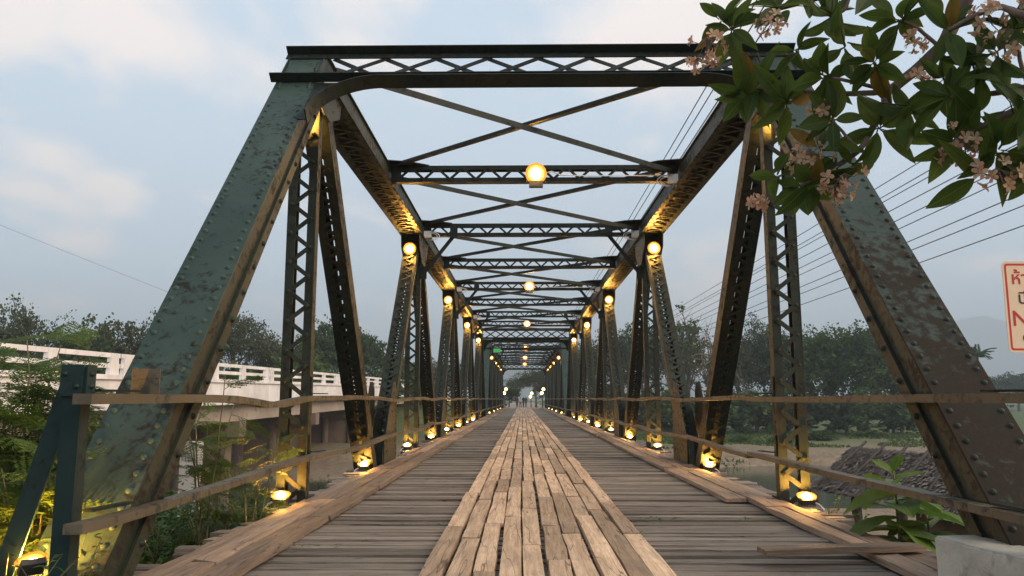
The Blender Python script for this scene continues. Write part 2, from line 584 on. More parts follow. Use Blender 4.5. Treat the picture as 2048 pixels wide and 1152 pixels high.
xs = axis_pts(-4700, 4700, -24, 34, 0.8)
ys = axis_pts(-30, 4760, -4, 70, 0.7)
gm = MB()
gv = [(x, y, ground_z(x, y) if abs(x) < 400 and -20 < y < 600 else (-0.6 if y < 20 else -1.0)) for y in ys for x in xs]
W_ = len(xs)
gm.add(gv, [(j * W_ + i, j * W_ + i + 1, (j + 1) * W_ + i + 1, (j + 1) * W_ + i) for j in range(len(ys) - 1) for i in range(W_ - 1)], True)
m, nt, n, l, bs = new_mat('river_bank_earth')
v, _ = coords(nt, rnd=False)
n1 = tex_noise(nt, v, 0.25, 6, 0.6)
n2 = tex_noise(nt, v, 2.2, 7, 0.65)
sand = mixc(nt, ramp_fac(nt, n2.outputs['Fac'], 0.35, 0.7), (0.13, 0.10, 0.07), (0.25, 0.195, 0.14))
green = mixc(nt, ramp_fac(nt, n2.outputs['Fac'], 0.35, 0.7), (0.05, 0.075, 0.03), (0.11, 0.13, 0.055))
sx = n.new('ShaderNodeSeparateXYZ'); l.new(v, sx.inputs[0])
ymask = n.new('ShaderNodeMath'); ymask.operation = 'MULTIPLY_ADD'; ymask.inputs[1].default_value = 26.0
l.new(n1.outputs['Fac'], ymask.inputs[0]); l.new(sx.outputs['Y'], ymask.inputs[2])
far_green = ramp_fac(nt, ymask.outputs[0], 72, 90)
ym2 = n.new('ShaderNodeMath'); ym2.operation = 'MULTIPLY_ADD'; ym2.inputs[1].default_value = 5.0
l.new(n2.outputs['Fac'], ym2.inputs[0]); l.new(sx.outputs['Y'], ym2.inputs[2])
near_green = ramp_fac(nt, ym2.outputs[0], 20, 16)
c = mixc(nt, far_green, sand, green)
c = mixc(nt, near_green, c, green)
l.new(c, bs.inputs['Base Color'])
bs.inputs['Roughness'].default_value = 0.95
bs.inputs['Specular IOR Level'].default_value = 0.1
bump(nt, bs, n2.outputs['Fac'], 0.6, 0.15)
tag(gm.build('ground', m), kind='structure')

rm, nt, n, l, bs = new_mat('murky_river_water')
v, _ = coords(nt, (1, 0.45, 1), rnd=False)
nn = tex_noise(nt, v, 3.0, 4, 0.55)
bs.inputs['Base Color'].default_value = (0.055, 0.065, 0.045, 1)
bs.inputs['Roughness'].default_value = 0.12
bump(nt, bs, nn.outputs['Fac'], 0.25, 0.03)
mb = MB()
mb.add([(-250, 20, RIVER_Z), (250, 20, RIVER_Z), (250, 70, RIVER_Z), (-250, 70, RIVER_Z)], [(0, 1, 2, 3)])
tag(mb.build('river_water', rm), kind='structure')

# geometry of the bridge
Y0, PANEL, HALF = 3.76, 4.12, 2.5
NP = 10
Y_FAR = Y0 + 10.2 * PANEL
Y_END = Y_FAR + NP * PANEL
TOPZ, BOTZ = 4.52, -0.10

road_m = rough_mat('dusty_road', (0.20, 0.17, 0.14), (0.30, 0.25, 0.20), 0.8, 0.95)
mb = MB()
mb.add([(-3.2, Y_END - 0.3, -0.05), (3.2, Y_END - 0.3, -0.05), (3.6, 118, -0.25), (-3.6, 118, -0.25), (3.8, 300, -0.3), (-3.8, 300, -0.3)], [(0, 1, 2, 3), (3, 2, 4, 5)])
mb2 = MB()
mb2.box((0, Y_END + 100, -0.9), (7.6, 200, 1.2))
tag(mb.build('road', road_m), kind='structure')
tag(mb2.build('road_embankment', M['girder']), kind='structure')

hill_m = rough_mat('wooded_hill', (0.04, 0.06, 0.035), (0.07, 0.095, 0.05), 0.02, 0.95)


def hill(name, cx, cy, w, d, h, seed, nx=40, ny=14):
    mb = MB()
    vs = []
    for j in range(ny + 1):
        for i in range(nx + 1):
            u, t = i / nx * 2 - 1, j / ny * 2 - 1
            e = max(0, 1 - abs(u) ** 1.7) * max(0, 1 - t * t)
            x, y = cx + u * w, cy + t * d
            nz = noise.fractal(Vector((x / w * 3 + seed, y / d * 2, seed)), 1.0, 2.0, 4)
            vs.append((x, y, -8 + h * e * (1 + 0.35 * nz) + 10 * e * noise.noise(Vector((x * .02, y * .02, 3)))))
    mb.add(vs, [(j * (nx + 1) + i, j * (nx + 1) + i + 1, (j + 1) * (nx + 1) + i + 1, (j + 1) * (nx + 1) + i) for j in range(ny) for i in range(nx)], True)
    return tag(mb.build(name, hill_m), kind='structure')


hill('mountain', 2380, 3900, 1130, 800, 350, 2.2)
hill('mountain', 3650, 3850, 1000, 800, 250, 7.7)
hill('hill', -60, 2300, 660, 400, 124, 5.1)
hill('hill', -1800, 3400, 1600, 600, 180, 9.4)
hill('hill', 1000, 4100, 1400, 580, 150, 12.4)

# ------------------------------------------------------------------ steel truss span
RIV = MB().dome((0, 0, 0), 0.021, None, 8, 2, 0.016).mesh('rivet', M['post'])
RIV_R = MB().dome((0, 0, 0), 0.021, None, 8, 2, 0.016).mesh('rivet', M['steel'])
RIV_S = MB().dome((0, 0, 0), 0.021, None, 8, 2, 0.016).mesh('rivet', M['steel'])
BOLT = MB().dome((0, 0, 0), 0.024, None, 8, 2, 0.024).mesh('rivet', M['steel_dark'])
counts = {'rivet': 0, 'lacing_bar': 0}
rest = {}        # pieces past the limit, joined per span


def add_rivet(part, pos, nrm, me, span_key, big=True):
    """a rivet head as its own sub-part up to 300 on the span, then into the joined rest"""
    q = Vector(nrm).to_track_quat('Z', 'Y').to_matrix().to_4x4()
    q.translation = Vector(pos)
    if big and counts['rivet'] < 298:
        counts['rivet'] += 1
        place('rivet', me, part, q)
    else:
        rest[span_key].dome((0, 0, 0), 0.02, part.matrix_basis @ q, 6, 1, 0.014)


BAR_MESH = {}


def add_bar(part, a, b, z, w, t, mat, own, joined):
    """flat lacing bar from a to b (local xy of the part) at height z"""
    a, b = Vector((*a, z)), Vector((*b, z))
    L = (b - a).length
    if own and counts['lacing_bar'] < 298:
        key = (round(L, 3), w, t, mat.name)
        if key not in BAR_MESH:
            BAR_MESH[key] = MB().box((0, 0, 0), (w, L + w * 0.9, t)).mesh('lacing_bar', mat)
        counts['lacing_bar'] += 1
        mm = frame((a + b) / 2, (b - a).cross(Vector((0, 0, 1))), b - a)
        place('lacing_bar', BAR_MESH[key], part, mm)
    else:
        joined.box((0, L / 2, 0), (w, L, t), frame(a, (b - a).cross(Vector((0, 0, 1))), b - a))


def laced(name, parent, p0, p1, w, D, fl, pitch, mat, X=(1, 0, 0), own=(False, False), rivets=False, key=None, faces=(1, -1), t=0.014, bw=0.05, cover=False, end=0.12, ends=True):
    """built-up member: two channels held together by zigzag lacing bars"""
    p0, p1 = Vector(p0), Vector(p1)
    L = (p1 - p0).length
    m = frame(p0, X, p1 - p0)
    mb = MB()
    for s in (-1, 1):
        mb.box((s * (w / 2 - t / 2), L / 2, 0), (t, L, D))
        for f in (-1, 1):
            if cover and f == 1:
                continue
            mb.box((s * (w / 2 - t - fl / 2), L / 2, f * (D / 2 - t / 2 - 0.002)), (fl, L - 0.004, t))
    if cover:
        mb.box((0, L / 2, D / 2 + t / 2 + 0.001), (w + 0.06, L, t))
        for s in (-1, 1):     # outstanding angles at the lower edge
            mb.box((s * (w / 2 + 0.03), L / 2, -D / 2 + t / 2), (0.058, L, t))
    part = mb.build(name, mat, parent, m)
    j = MB()
    g = w / 2 - t - fl * 0.5
    for fi, f in enumerate((1, -1)):
        if f not in faces:
            continue
        if cover and f == 1:
            continue
        z = f * (D / 2 + 0.006)
        if ends:              # batten plates at both ends
            for yy in (end, L - end):
                j.box((0, yy, z), (w - 2 * t, end * 1.6, 0.011))
        nb = max(2, int(round((L - 2.6 * end) / pitch)))
        st = (L - 2.6 * end) / nb
        s = 1
        y = 1.3 * end
        for i in range(nb):
            add_bar(part, (s * g, y), (-s * g, y + st), z + (0.004 if i % 2 else -0.003) * f, bw, 0.010, mat, own[fi], j)
            if rivets and f == 1:
                add_rivet(part, (s * g, y, z + 0.010), (0, 0, 1), RIV_S, key, own[fi])
            s = -s
            y += st
    if j.v:
        tag(j.build('lacing', mat, part), kind='stuff')
    return part


def wood_box(mb, L, w, t, seg=4, jit=0.006, m=None):
    """a plank along local y, uneven along its edges, worn ends"""
    vs, fs = [], []
    for i in range(seg + 1):
        y = (i / seg - 0.5) * L
        e = 0.012 if i in (0, seg) else 0
        jl, jr, jz = random.uniform(-jit, jit), random.uniform(-jit, jit), random.uniform(-jit, jit) * 0.5
        ye = random.uniform(-.012, .012) if i in (0, seg) else 0
        vs += [(-w / 2 + jl, y + ye, 0), (-w / 2 + jl + 0.004, y + ye, t + jz - e * .4), (w / 2 + jr - 0.004, y - ye, t - jz - e * .4), (w / 2 + jr, y - ye, 0)]
    for i in range(seg):
        a, b = i * 4, (i + 1) * 4
        fs += [(a + 1, a + 2, b + 2, b + 1), (a, a + 1, b + 1, b), (a + 2, a + 3, b + 3, b + 2)]
    fs += [(3, 2, 1, 0), (seg * 4, seg * 4 + 1, seg * 4 + 2, seg * 4 + 3)]
    vs = [Vector(v) for v in vs]
    if m is not None:
        vs = [m @ v for v in vs]
    mb.add(vs, fs)
    return mb


def rx(y, a):
    m = Matrix.Rotation(a, 4, 'Z')
    m.translation = y
    return m


def make_span(yb, near):
    key = 'near' if near else 'far'
    rest[key] = MB()
    root = thing('truss_bridge_span',
                 'near dark green riveted truss span with wooden plank deck, filling the picture' if near else
                 'far green truss span seen through the near one, at the end of the deck', 'bridge', Matrix.Translation((0, yb, 0)))
    YK = [k * PANEL for k in range(NP + 1)]
    mp, ms, md = M['post'], M['steel'], M['steel_dark']
    T, B = TOPZ, BOTZ
    W_C, D_C = 0.36, 0.28
    for s in (-1, 1):
        X = s * HALF
        # ---- end posts: cover plate on the outside, channels, laced inner face
        for e in (0, 1):
            yb0, yt0 = (0.06, PANEL + 0.04) if e == 0 else (YK[10] - 0.06, YK[9] - 0.04)
            p0, p1 = Vector((X, yb0, B - 0.2)), Vector((X, yt0, T + 0.02))
            Xv = (1, 0, 0) if e == 0 else (-1, 0, 0)
            L = (p1 - p0).length
            me_ = (M['post_rusty'] if s == 1 else M['post_left']) if near and e == 0 else mp
            part = laced('end_post', root, p0, p1, W_C, D_C, 0.07, 0.22, ms if not (near and e == 0) else M['steel'], Xv, key=key, cover=False, faces=(-1,), bw=0.06)
            cp = MB().box((0, L / 2, D_C / 2 + 0.009), (W_C + 0.04, L + 0.05, 0.016))
            plate = cp.build('cover_plate', me_, part)
            if near and s == 1 and e == 0:
                plate['label'] = 'green cover plate rusted brown over its lower half'
            lip = MB()
            for q in (-1, 1):      # angle legs along the plate edges and the lower web edge
                lip.box((q * (W_C / 2 + 0.008), L / 2, D_C / 2 - 0.05), (0.014, L, 0.09))
                lip.box((q * (W_C / 2 + 0.012), L / 2, -D_C / 2 + 0.05), (0.02, L, 0.10))
            lip.build('edge_angle', ms if near else mp, part)
            if near and e == 0:
                nr = 46
                for i in range(nr):
                    yy = 0.25 + i * (L - 0.5) / (nr - 1) * 0.86
                    for q in (-1, 1):
                        add_rivet(part, (q * (W_C / 2 - 0.028), yy, D_C / 2 + 0.017), (0, 0, 1), RIV if s < 0 else RIV_R, key)
                for i in range(14):
                    yy = L * 0.89 + i * 0.043
                    if yy > L - 0.02:
                        break
                    for q in (-1, 1):
                        add_rivet(part, (q * (W_C / 2 - 0.028), yy, D_C / 2 + 0.017), (0, 0, 1), RIV if s < 0 else RIV_R, key)
                for i in range(20):
                    yy = 0.45 + i * (L - 0.7) / 19
                    add_rivet(part, (-s * (W_C / 2 + 0.022), yy, -D_C / 2 + 0.05), (-s, 0, 0), BOLT, key)
                    add_rivet(part, (-s * (W_C / 2 - 0.05), yy + .05, -D_C / 2 - 0.002), (0, 0, -1), BOLT, key, False)
        # ---- chords
        tc = laced('top_chord', root, (X, YK[1], T + 0.02), (X, YK[9], T + 0.02), W_C, 0.30, 0.05, 0.17, ms, key=key,
                   own=(False, False), cover=True, faces=(-1,), bw=0.045, ends=False)
        if near:
            for i in range(110):
                yy = 0.1 + i * 0.3
                if yy < 32:
                    for q in (-1, 1):
                        rest[key].dome((0, 0, 0), 0.02, tc.matrix_basis @ frame((q * (W_C / 2 + 0.04), yy, -0.151), (1, 0, 0), (0, -1, 0)), 6, 1, 0.018)
        bc = MB()
        for q in (-1, 1):
            bc.box((q * 0.15, 0, 0), (0.02, NP * PANEL, 0.3))
            bc.box((q * 0.11, 0, -0.15), (0.09, NP * PANEL, 0.016))
        bc.build('bottom_chord', ms, root, Matrix.Translation((X, NP * PANEL / 2, B - 0.25)))
        # ---- verticals at the odd joints
        for k in range(1, NP, 2):
            n_ = near and k == 1
            laced('vertical_post', root, (X, YK[k], B - 0.25), (X, YK[k], T - 0.12), 0.30, 0.12, 0.075, 0.152, ms,
                  own=(n_, False), rivets=near and k <= 3, key=key, bw=0.045, faces=(1,))
            for q in (-1, 1):
                fp = MB()
                fp.prism([(-0.22, 0), (0.22, 0), (0.22, 0.20), (0.13, 0.30), (-0.13, 0.30), (-0.22, 0.20)],
                         frame((X + q * 0.17, YK[k], B - 0.16), (0, 1, 0), (0, 0, 1)), 0.016)
                fp.build('foot_plate', md, root)
        # ---- diagonals
        for k in range(1, NP - 1):
            kt, kb = (k, k + 1) if k % 2 == 1 else (k + 1, k)
            yb_, yt_ = YK[kb], YK[kt]
            sg = 1 if yt_ < yb_ else -1
            p0 = Vector((X, yb_ - sg * 0.42, B + 0.02))
            p1 = Vector((X, yt_ + sg * 0.18, T - 0.14))
            laced('diagonal', root, p0, p1, 0.29, 0.22 if k % 2 else 0.18, 0.095, 0.105, ms if k % 2 == 0 else md,
                  own=(near and k == 1, False), rivets=False, key=key, bw=0.042, faces=(1, -1))
        # ---- gusset plates
        for k in range(1, NP):
            for q in (-1, 1):
                g = MB()
                if k in (1, NP - 1):
                    e_ = 1 if k == 1 else -1
                    poly = [(-0.12 * e_, T + 0.10), (0.75 * e_, T + 0.10), (0.62 * e_, T - 0.32), (0.2 * e_, T - 0.5), (-0.10 * e_, T - 0.5), (-0.42 * e_, T - 0.26)]
                    if e_ < 0:
                        poly = poly[::-1]
                elif k % 2:
                    poly = [(-0.75, T + 0.12), (0.75, T + 0.12), (0.62, T - 0.42), (0.2, T - 0.7), (-0.2, T - 0.7), (-0.62, T - 0.42)]
                else:
                    poly = [(-0.22, B - 0.38), (1.05, B - 0.38), (1.05, 0.35), (0.98, 1.15), (0.84, 1.28), (0.62, 1.28), (0.0, 0.42), (-0.22, 0.22)]
                fm = frame((X + q * 0.186, YK[k], 0), (0, 1, 0), (0, 0, 1))
                g.prism(poly, fm, 0.012 * 1)
                gp = g.build('gusset_plate', ms, root)
                if near and k <= 4 and q == -s:
                    for (a, b) in ([(-.5, T - .2), (-.3, T - .35), (.3, T - .35), (.5, T - .2), (0, T - .5), (0, T - .3), (-.15, T - .6), (.15, T - .6)] if k % 2 else
                                   [(.9, 1.1), (.72, 1.1), (.55, .8), (.9, .8), (.3, .5), (.9, .5), (.9, .2), (.1, .2)]):
                        rest[key].dome((0, 0, 0), 0.022, fm @ frame((a, b, 0.012 if s < 0 else 0), (1, 0, 0), (0, 1 if s < 0 else -1, 0)), 6, 1, 0.016)
    # ---- portals in the plane of the end posts
    for e in (0, 1):
        yb0, yt0 = (0.06, PANEL + 0.04) if e == 0 else (YK[10] - 0.06, YK[9] - 0.04)
        p0, p1 = Vector((0, yb0, B - 0.2)), Vector((0, yt0, T + 0.02))
        L = (p1 - p0).length
        fm = frame(p0, (1, 0, 0) if e == 0 else (-1, 0, 0), p1 - p0)
        pm = md
        zt = D_C / 2 + 0.02
        part = MB()
        up_y, lo_y = L + 0.0, L - 0.53
        for yy, hw in ((up_y, HALF + 0.22), (lo_y, HALF + 0.25)):
            part.box((0, yy, zt + 0.006), (2 * hw, 0.11, 0.012))                 # flat leg
            part.box((0, yy + (0.05 if yy == up_y else -0.05), zt + 0.058), (2 * hw, 0.014, 0.09))      # standing leg
        part.box((0, lo_y - 0.08 - 0.003, zt + 0.0165), (2 * (HALF - 0.93), 0.094, 0.014))
        part.box((0, lo_y - 0.134, zt + 0.045), (2 * (HALF - 0.915), 0.014, 0.15))
        pf = part.build('portal_frame', pm, root, fm)
        j = MB()
        nX = 8
        x0 = HALF - 0.32
        st = 2 * x0 / nX
        for i in range(nX):
            a = -x0 + i * st
            add_bar(pf, (a, lo_y + 0.04), (a + st, up_y - 0.04), zt - 0.006, 0.06, 0.010, pm, near and e == 0, j)
            add_bar(pf, (a, up_y - 0.04), (a + st, lo_y + 0.04), zt - 0.018, 0.06, 0.010, pm, near and e == 0, j)
        if j.v:
            tag(j.build('lacing', pm, pf), kind='stuff')
        if near and e == 0:
            for s in (-1, 1):
                for i in range(5):
                    add_rivet(pf, (s * (HALF + 0.12 - i * 0.10), up_y - 0.055 + .05, zt + 0.012), (0, 0, 1), RIV, key)
        for s in (-1, 1):      # curved corner brackets
            cb = MB()
            N_ = 14
            cx, cy = s * (HALF - 0.92), lo_y - 0.86
            pts = [(cx + s * 0.69 * math.sin(a), cy + 0.78 * math.cos(a)) for a in [i / N_ * math.pi / 2 * 0.98 for i in range(N_ + 1)]]
            for a, b in zip(pts[:-1], pts[1:]):
                A, B_ = Vector((*a, zt + 0.012)), Vector((*b, zt + 0.012))
                d = (B_ - A).normalized()
                cb.bar(A - d * .004, B_ + d * .004, 0.09, 0.012)
                n_ = Vector((-d.y, d.x, 0)) * -s
                cb.bar(A + n_ * .05 + Vector((0, 0, .033)) - d * .004, B_ + n_ * .05 + Vector((0, 0, .033)) + d * .004, 0.15, 0.012, tuple(n_))
            cb.build('corner_bracket', pm, pf)
            cw = MB()
            out = [(s * (HALF - 0.92), lo_y - 0.06), (s * (HALF - 0.14), lo_y - 0.06), (s * (HALF - 0.14), lo_y - 0.86)]
            poly = [tuple(p) for p in pts] + [out[1]]
            if s < 0:
                poly = list(reversed(poly))
            cw.prism(poly, Matrix.Translation((0, 0, zt - 0.012)), 0.008)
            cw.build('corner_web', pm, pf)
    # ---- cross struts, knee braces, top laterals
    for k in range(2, NP - 1):
        z = T + 0.06
        st = laced('cross_strut', root, (-HALF + 0.19, YK[k], z), (HALF - 0.19, YK[k], z), 0.27, 0.15, 0.055, 0.205, md, X=(0, 0, -1),
                   own=(near and k <= 4, False), key=key, bw=0.04, end=0.10, faces=(1,))
        if k % 2:
            for s in (-1, 1):
                kb_ = MB()
                a, b = Vector((s * (HALF - 0.2), YK[k] - .03, z - 0.95)), Vector((s * (HALF - 0.85), YK[k] - .03, z - 0.12))
                kb_.bar(a, b, 0.08, 0.012, (0, 1, 0))
                kb_.bar(a + Vector((0, .04, 0)), b + Vector((0, .04, 0)), 0.012, 0.08, (0, 1, 0))
                kb_.box((b.x, b.y - 0.062, z - 0.02), (0.16, 0.012, 0.30))
                kb_.box((a.x + s * 0.0, a.y - 0.03, a.z + 0.02), (0.16, 0.012, 0.26))
                kb_.build('knee_brace', md, root)
    for k in range(2, NP - 1):
        for s in (-1, 1):
            cpz = MB()
            cpz.prism([(0, -0.34), (0.34, -0.26), (0.62, -0.07), (0.62, 0.07), (0.34, 0.26), (0, 0.34)], frame((s * (HALF - 0.19), YK[k], T + 0.20), (-s, 0, 0), (0, -s, 0)), 0.012)
            cpz.build('connection_plate', md, root)
    for k in range(1, NP - 1):
        for s in (-1, 1):
            lb = MB()
            z = T + 0.12 + 0.045 * s
            a, b = Vector((s * (HALF - 0.25), YK[k] + 0.12, z)), Vector((-s * (HALF - 0.25), YK[k + 1] - 0.12, z))
            lb.bar(a, b, 0.085, 0.012)
            d = (b - a).normalized().cross(Vector((0, 0, 1))) * 0.037
            lb.bar(a + d + Vector((0, 0, -.04 if s < 0 else .04)), b + d + Vector((0, 0, -.04 if s < 0 else .04)), 0.012, 0.07)
            lb.build('lateral_brace', md, root)
    # ---- deck
    dk = MB()
    d0, d1 = (-2.4 if near else -0.82), NP * PANEL + (0.0 if near else 0.4)
    for k in range(0, NP + 1):
        dk.box((0, YK[k], -0.42), (2 * HALF - 0.4, 0.22, 0.34))
    for x in (-2.1, -1.4, -0.7, 0, 0.7, 1.4, 2.1):
        dk.box((x, (d0 + d1) / 2, -0.16), (0.1, d1 - d0, 0.18))
    deck = dk.build('deck', M['pier'], root)
    # planks laid across
    y = d0
    crosses = MB()
    CROSS = {}
    while y < d1 - 0.1:
        w = random.choice((0.13, 0.15, 0.17, 0.19, 0.21, 0.22))
        xo = random.uniform(-0.13, 0.13)
        L = 5.0 + random.uniform(-0.16, 0.22)
        if near:
            kk = (w, random.randrange(3))
            if kk not in CROSS:
                CROSS[kk] = wood_box(MB(), 5.04 + 0.12 * kk[1], w - random.choice((0.03, 0.04, 0.055)), 0.05, 8, 0.008).mesh('cross_plank', M['wood_cross'])
            mm = Matrix.Translation((xo, y + w / 2, -0.067 + random.uniform(-0.012, 0.007))) @ Matrix.Rotation(math.pi / 2 + random.uniform(-.009, .009), 4, 'Z') @ Matrix.Rotation(random.uniform(-.03, .03), 4, 'Y')
            place('cross_plank', CROSS[kk], deck, mm)
        else:
            wood_box(crosses, L, w - 0.014, 0.05, 1, 0.004, rx(Vector((xo, y + w / 2, -0.067)), math.pi / 2))
        y += w
    if not near:
        tag(crosses.build('cross_planks', M['wood_crossx'], deck), kind='stuff')
    # pale running planks along the middle
    mids = MB()
    MID = {}
    nrow, pw = 10, 0.146
    for r in range(nrow):
        xx = -0.05 + (r - (nrow - 1) / 2) * pw
        y = d0 + random.uniform(0, 0.7)
        while y < d1 - 0.2:
            L = random.choice((1.3, 1.7, 2.1, 2.4))
            if y + L > d1 + 0.05:
                L = 1.1
            if near:
                kk = (L, random.randrange(4))
                if kk not in MID:
                    MID[kk] = wood_box(MB(), L - 0.014, pw - random.choice((0.010, 0.014, 0.02)), 0.036, 4, 0.0055).mesh('running_plank', M['wood_mid'])
                mm = Matrix.Translation((xx + random.uniform(-.007, .007), y + L / 2, -0.006 + random.uniform(0, 0.009))) @ Matrix.Rotation(random.uniform(-.007, .007), 4, 'Z') @ Matrix.Rotation(random.uniform(-.035, .035), 4, 'Y') @ Matrix.Rotation(random.uniform(-.004, .004), 4, 'X')
                if random.random() < 0.5:
                    mm = mm @ Matrix.Rotation(math.pi, 4, 'Z')
                place('running_plank', MID[kk], deck, mm)
            else:
                wood_box(mids, L - 0.012, pw - 0.012, 0.035, 1, 0.003, Matrix.Translation((xx, y + L / 2, -0.006)))
            y += L
    if not near:
        tag(mids.build('running_planks', M['wood_mid'], deck), kind='stuff')
    # boards along both edges
    edges = MB()
    EDG = {}
    for s in (-1, 1):
        for r, (xx, w) in enumerate(((1.90, 0.22), (2.10, 0.175), (2.275, 0.16))):
            y = d0 + random.uniform(0, 1.5)
            while y < d1 - 0.3:
                L = random.choice((2.2, 2.9, 3.4))
                if y + L > d1 + 0.1:
                    L = 2.2
                mm = Matrix.Translation((s * xx + random.uniform(-.015, .015), y + L / 2, -0.008 + random.uniform(0, .008) - (0.012 if r == 2 else 0))) @ Matrix.Rotation(random.uniform(-.005, .005), 4, 'Z') @ Matrix.Rotation(random.uniform(-.03, .03), 4, 'Y')
                if near and not (s == 1 and r == 0 and y < 2.0 and y + L > 2.2):
                    kk = (L, w, random.randrange(2))
                    if kk not in EDG:
                        EDG[kk] = wood_box(MB(), L - 0.015, w - 0.016, 0.042, 6, 0.010).mesh('edge_plank', M['wood_edge'])
                    place('edge_plank', EDG[kk], deck, mm)
                elif not near:
                    wood_box(edges, L - 0.015, w - 0.01, 0.042, 1, 0.004, mm)
                y += L
    if not near:
        tag(edges.build('edge_planks', M['wood_edge'], deck), kind='stuff')
    if rest[key].v:
        tag(rest[key].build('rivets', M['steel'], root), kind='stuff')
    return root


make_span(Y0, True)
counts['rivet'] = counts['lacing_bar'] = 9999
make_span(Y_FAR, False)

# concrete piers under the joint between the spans and at both ends
for yy, lab in ((Y0 - 0.2, 'concrete abutment under the near end of the truss bridge'), (Y_FAR - 0.4, 'concrete pier under the joint between the two truss spans'), (Y_END + 0.4, 'concrete abutment under the far end of the truss bridge')):
    mb = MB()
    mb.box((0, 0, -2.9), (6.2, 1.0, 4.3))
    mb.box((0, 0, -0.68), (6.6, 1.3, 0.14))
    tag(mb.build('bridge_pier', M['girder'], None, Matrix.Translation((0, yy, 0))), lab, 'pier')


# ------------------------------------------------------------------ guard rails
def guard_rail(s):
    root = thing('guard_rail', 'bent steel double guard rail along the %s side of the plank deck' % SIDE[s], 'guard rail', group='guard rails of the truss bridge')
    rnd = random.Random(11 + s)
    xr = s * (HALF - 0.25)
    for nm, z0, h in (('upper_rail', 1.0, 0.05), ('lower_rail', 0.42, 0.045)):
        y = 3.60
        zoff, xoff = 0.0, 0.0
        seg_i = 0
        while y < Y_END - 1:
            L = PANEL * (0.96 if seg_i == 0 else 2.0)
            if seg_i == 0:
                L = Y0 + PANEL - y + 0.9 + (0 if s < 0 else -.4)
            y2 = min(y + L, Y_END)
            n_ = max(4, int((y2 - y) / 0.35))
            mb = MB()
            vs, fs = [], []
            ph = rnd.uniform(0, 6)
            am = 0.018 if nm == 'upper_rail' else 0.022
            for i in range(n_ + 1):
                t = i / n_
                yy = y + (y2 - y) * t
                sag = am * math.sin(ph + yy * 1.15) + am * 0.7 * noise.noise(Vector((yy * .7, s * 9, z0 * 5)))
                if seg_i == 0 and nm == 'upper_rail' and s < 0:
                    sag = -0.055 * math.exp(-((yy - 6.4) / 0.65) ** 2) + 0.012 * t
                if seg_i == 0 and s > 0:
                    sag *= 0.25
                lx = 0.02 * noise.noise(Vector((yy * .5, 3 + s, z0)))
                for a, b in ((-0.045, -h / 2), (-0.045, h / 2), (0.045, h / 2), (0.045, -h / 2)):
                    vs.append((xr + lx + a, yy, z0 + sag + b))
            for i in range(n_):
                a, b = i * 4, i * 4 + 4
                fs += [(a + k, a + (k + 1) % 4, b + (k + 1) % 4, b + k) for k in range(4)]
            fs += [(0, 1, 2, 3), (n_ * 4 + 3, n_ * 4 + 2, n_ * 4 + 1, n_ * 4)]
            mb.add(vs, fs)
            mb.build(nm, M['rail'], root)
            # steel strap fixing the rail to the truss
            if y2 < 30:
                kb = MB()
                ky = Y0 + PANEL * round((y2 - Y0) / PANEL)
                kb.bar((s * (HALF - 0.17), ky - 0.02, z0 + h / 2 + 0.03), (xr, ky + 0.22, z0 + h / 2 + 0.03), 0.05, 0.01)
                kb.bar((s * (HALF - 0.163), ky - 0.02, z0 - 0.02), (s * (HALF - 0.163), ky - 0.02, z0 + h / 2 + 0.20), 0.05, 0.012, (1, 0, 0))
                kb.build('strap', M['steel_dark'], root)
            y = y2 + 0.004
            seg_i += 1
    # end post with a raking brace outside
    px, yp = s * (HALF - 0.135), 3.72
    pb = MB()
    pb.box((px, yp, 0.32), (0.09, 0.012, 1.66))
    pb.box((px - s * 0.039, yp + .04, 0.32), (0.012, 0.066, 1.66))
    pb.box((px, yp + .08, 0.32), (0.08, 0.012, 1.66))
    post = pb.build('post', M['rail_post'], root)
    cp = MB()
    cp.box((px, yp - .015, 1.09), (0.105, 0.016, 0.15))
    cp.box((px - s * 0.059, yp + .035, 1.09), (0.014, 0.08, 0.15))
    for a, b in ((-.03, .03), (.03, -.03)):
        cp.dome((0, 0, 0), 0.014, frame((px + a, yp - .024, 1.09 + b), (1, 0, 0), (0, 0, 1)), 6, 2, 0.014)
        cp.dome((0, 0, 0), 0.014, frame((px - s * 0.067, yp + .035, 1.09 + b), (0, -s, 0), (0, 0, 1)), 6, 2, 0.014)
    cp.build('cap_plate', M['rail_post'], post)
    wr = MB()
    wr.tube([(px + 0.03 + 0.028 * math.cos(a), yp + .02, 1.185 + 0.024 * math.sin(a)) for a in [i / 10 * math.pi * 1.25 - .4 for i in range(11)]], 0.0035, 4)
    wr.build('wire_loop', M['wire'], post)
    br = MB()
    a, b = Vector((px + s * 0.04, yp + .07, 1.12)), Vector((px + s * 0.44, yp + .07, -0.30))
    br.bar(a, b, 0.10, 0.012, (0, 1, 0))
    br.bar(a + Vector((s * .045, .05, 0)), b + Vector((s * .045, .05, 0)), 0.012, 0.10, (0, 1, 0))
    br.build('brace', M['rail_post'], root)
    for z0 in (1.03, 0.45):
        hk = MB()
        hk.bar((px - s * 0.06, yp + .1, z0 + 0.012), (px - s * 0.11, yp + .42, z0 + 0.012), 0.05, 0.012)
        hk.build('strap', M['steel_dark'], root)
    # short stub posts inside the even joints
    for k in (2, 4, 6, 8):
        sp = MB()
        y = Y0 + k * PANEL - 0.15
        sp.box((xr + s * 0.09, y, 0.18), (0.10, 0.012, 0.52))
        sp.box((xr + s * 0.14, y + 0.05, 0.18), (0.012, 0.1, 0.52))
        sp.build('stub_post', M['steel_dark'], root)
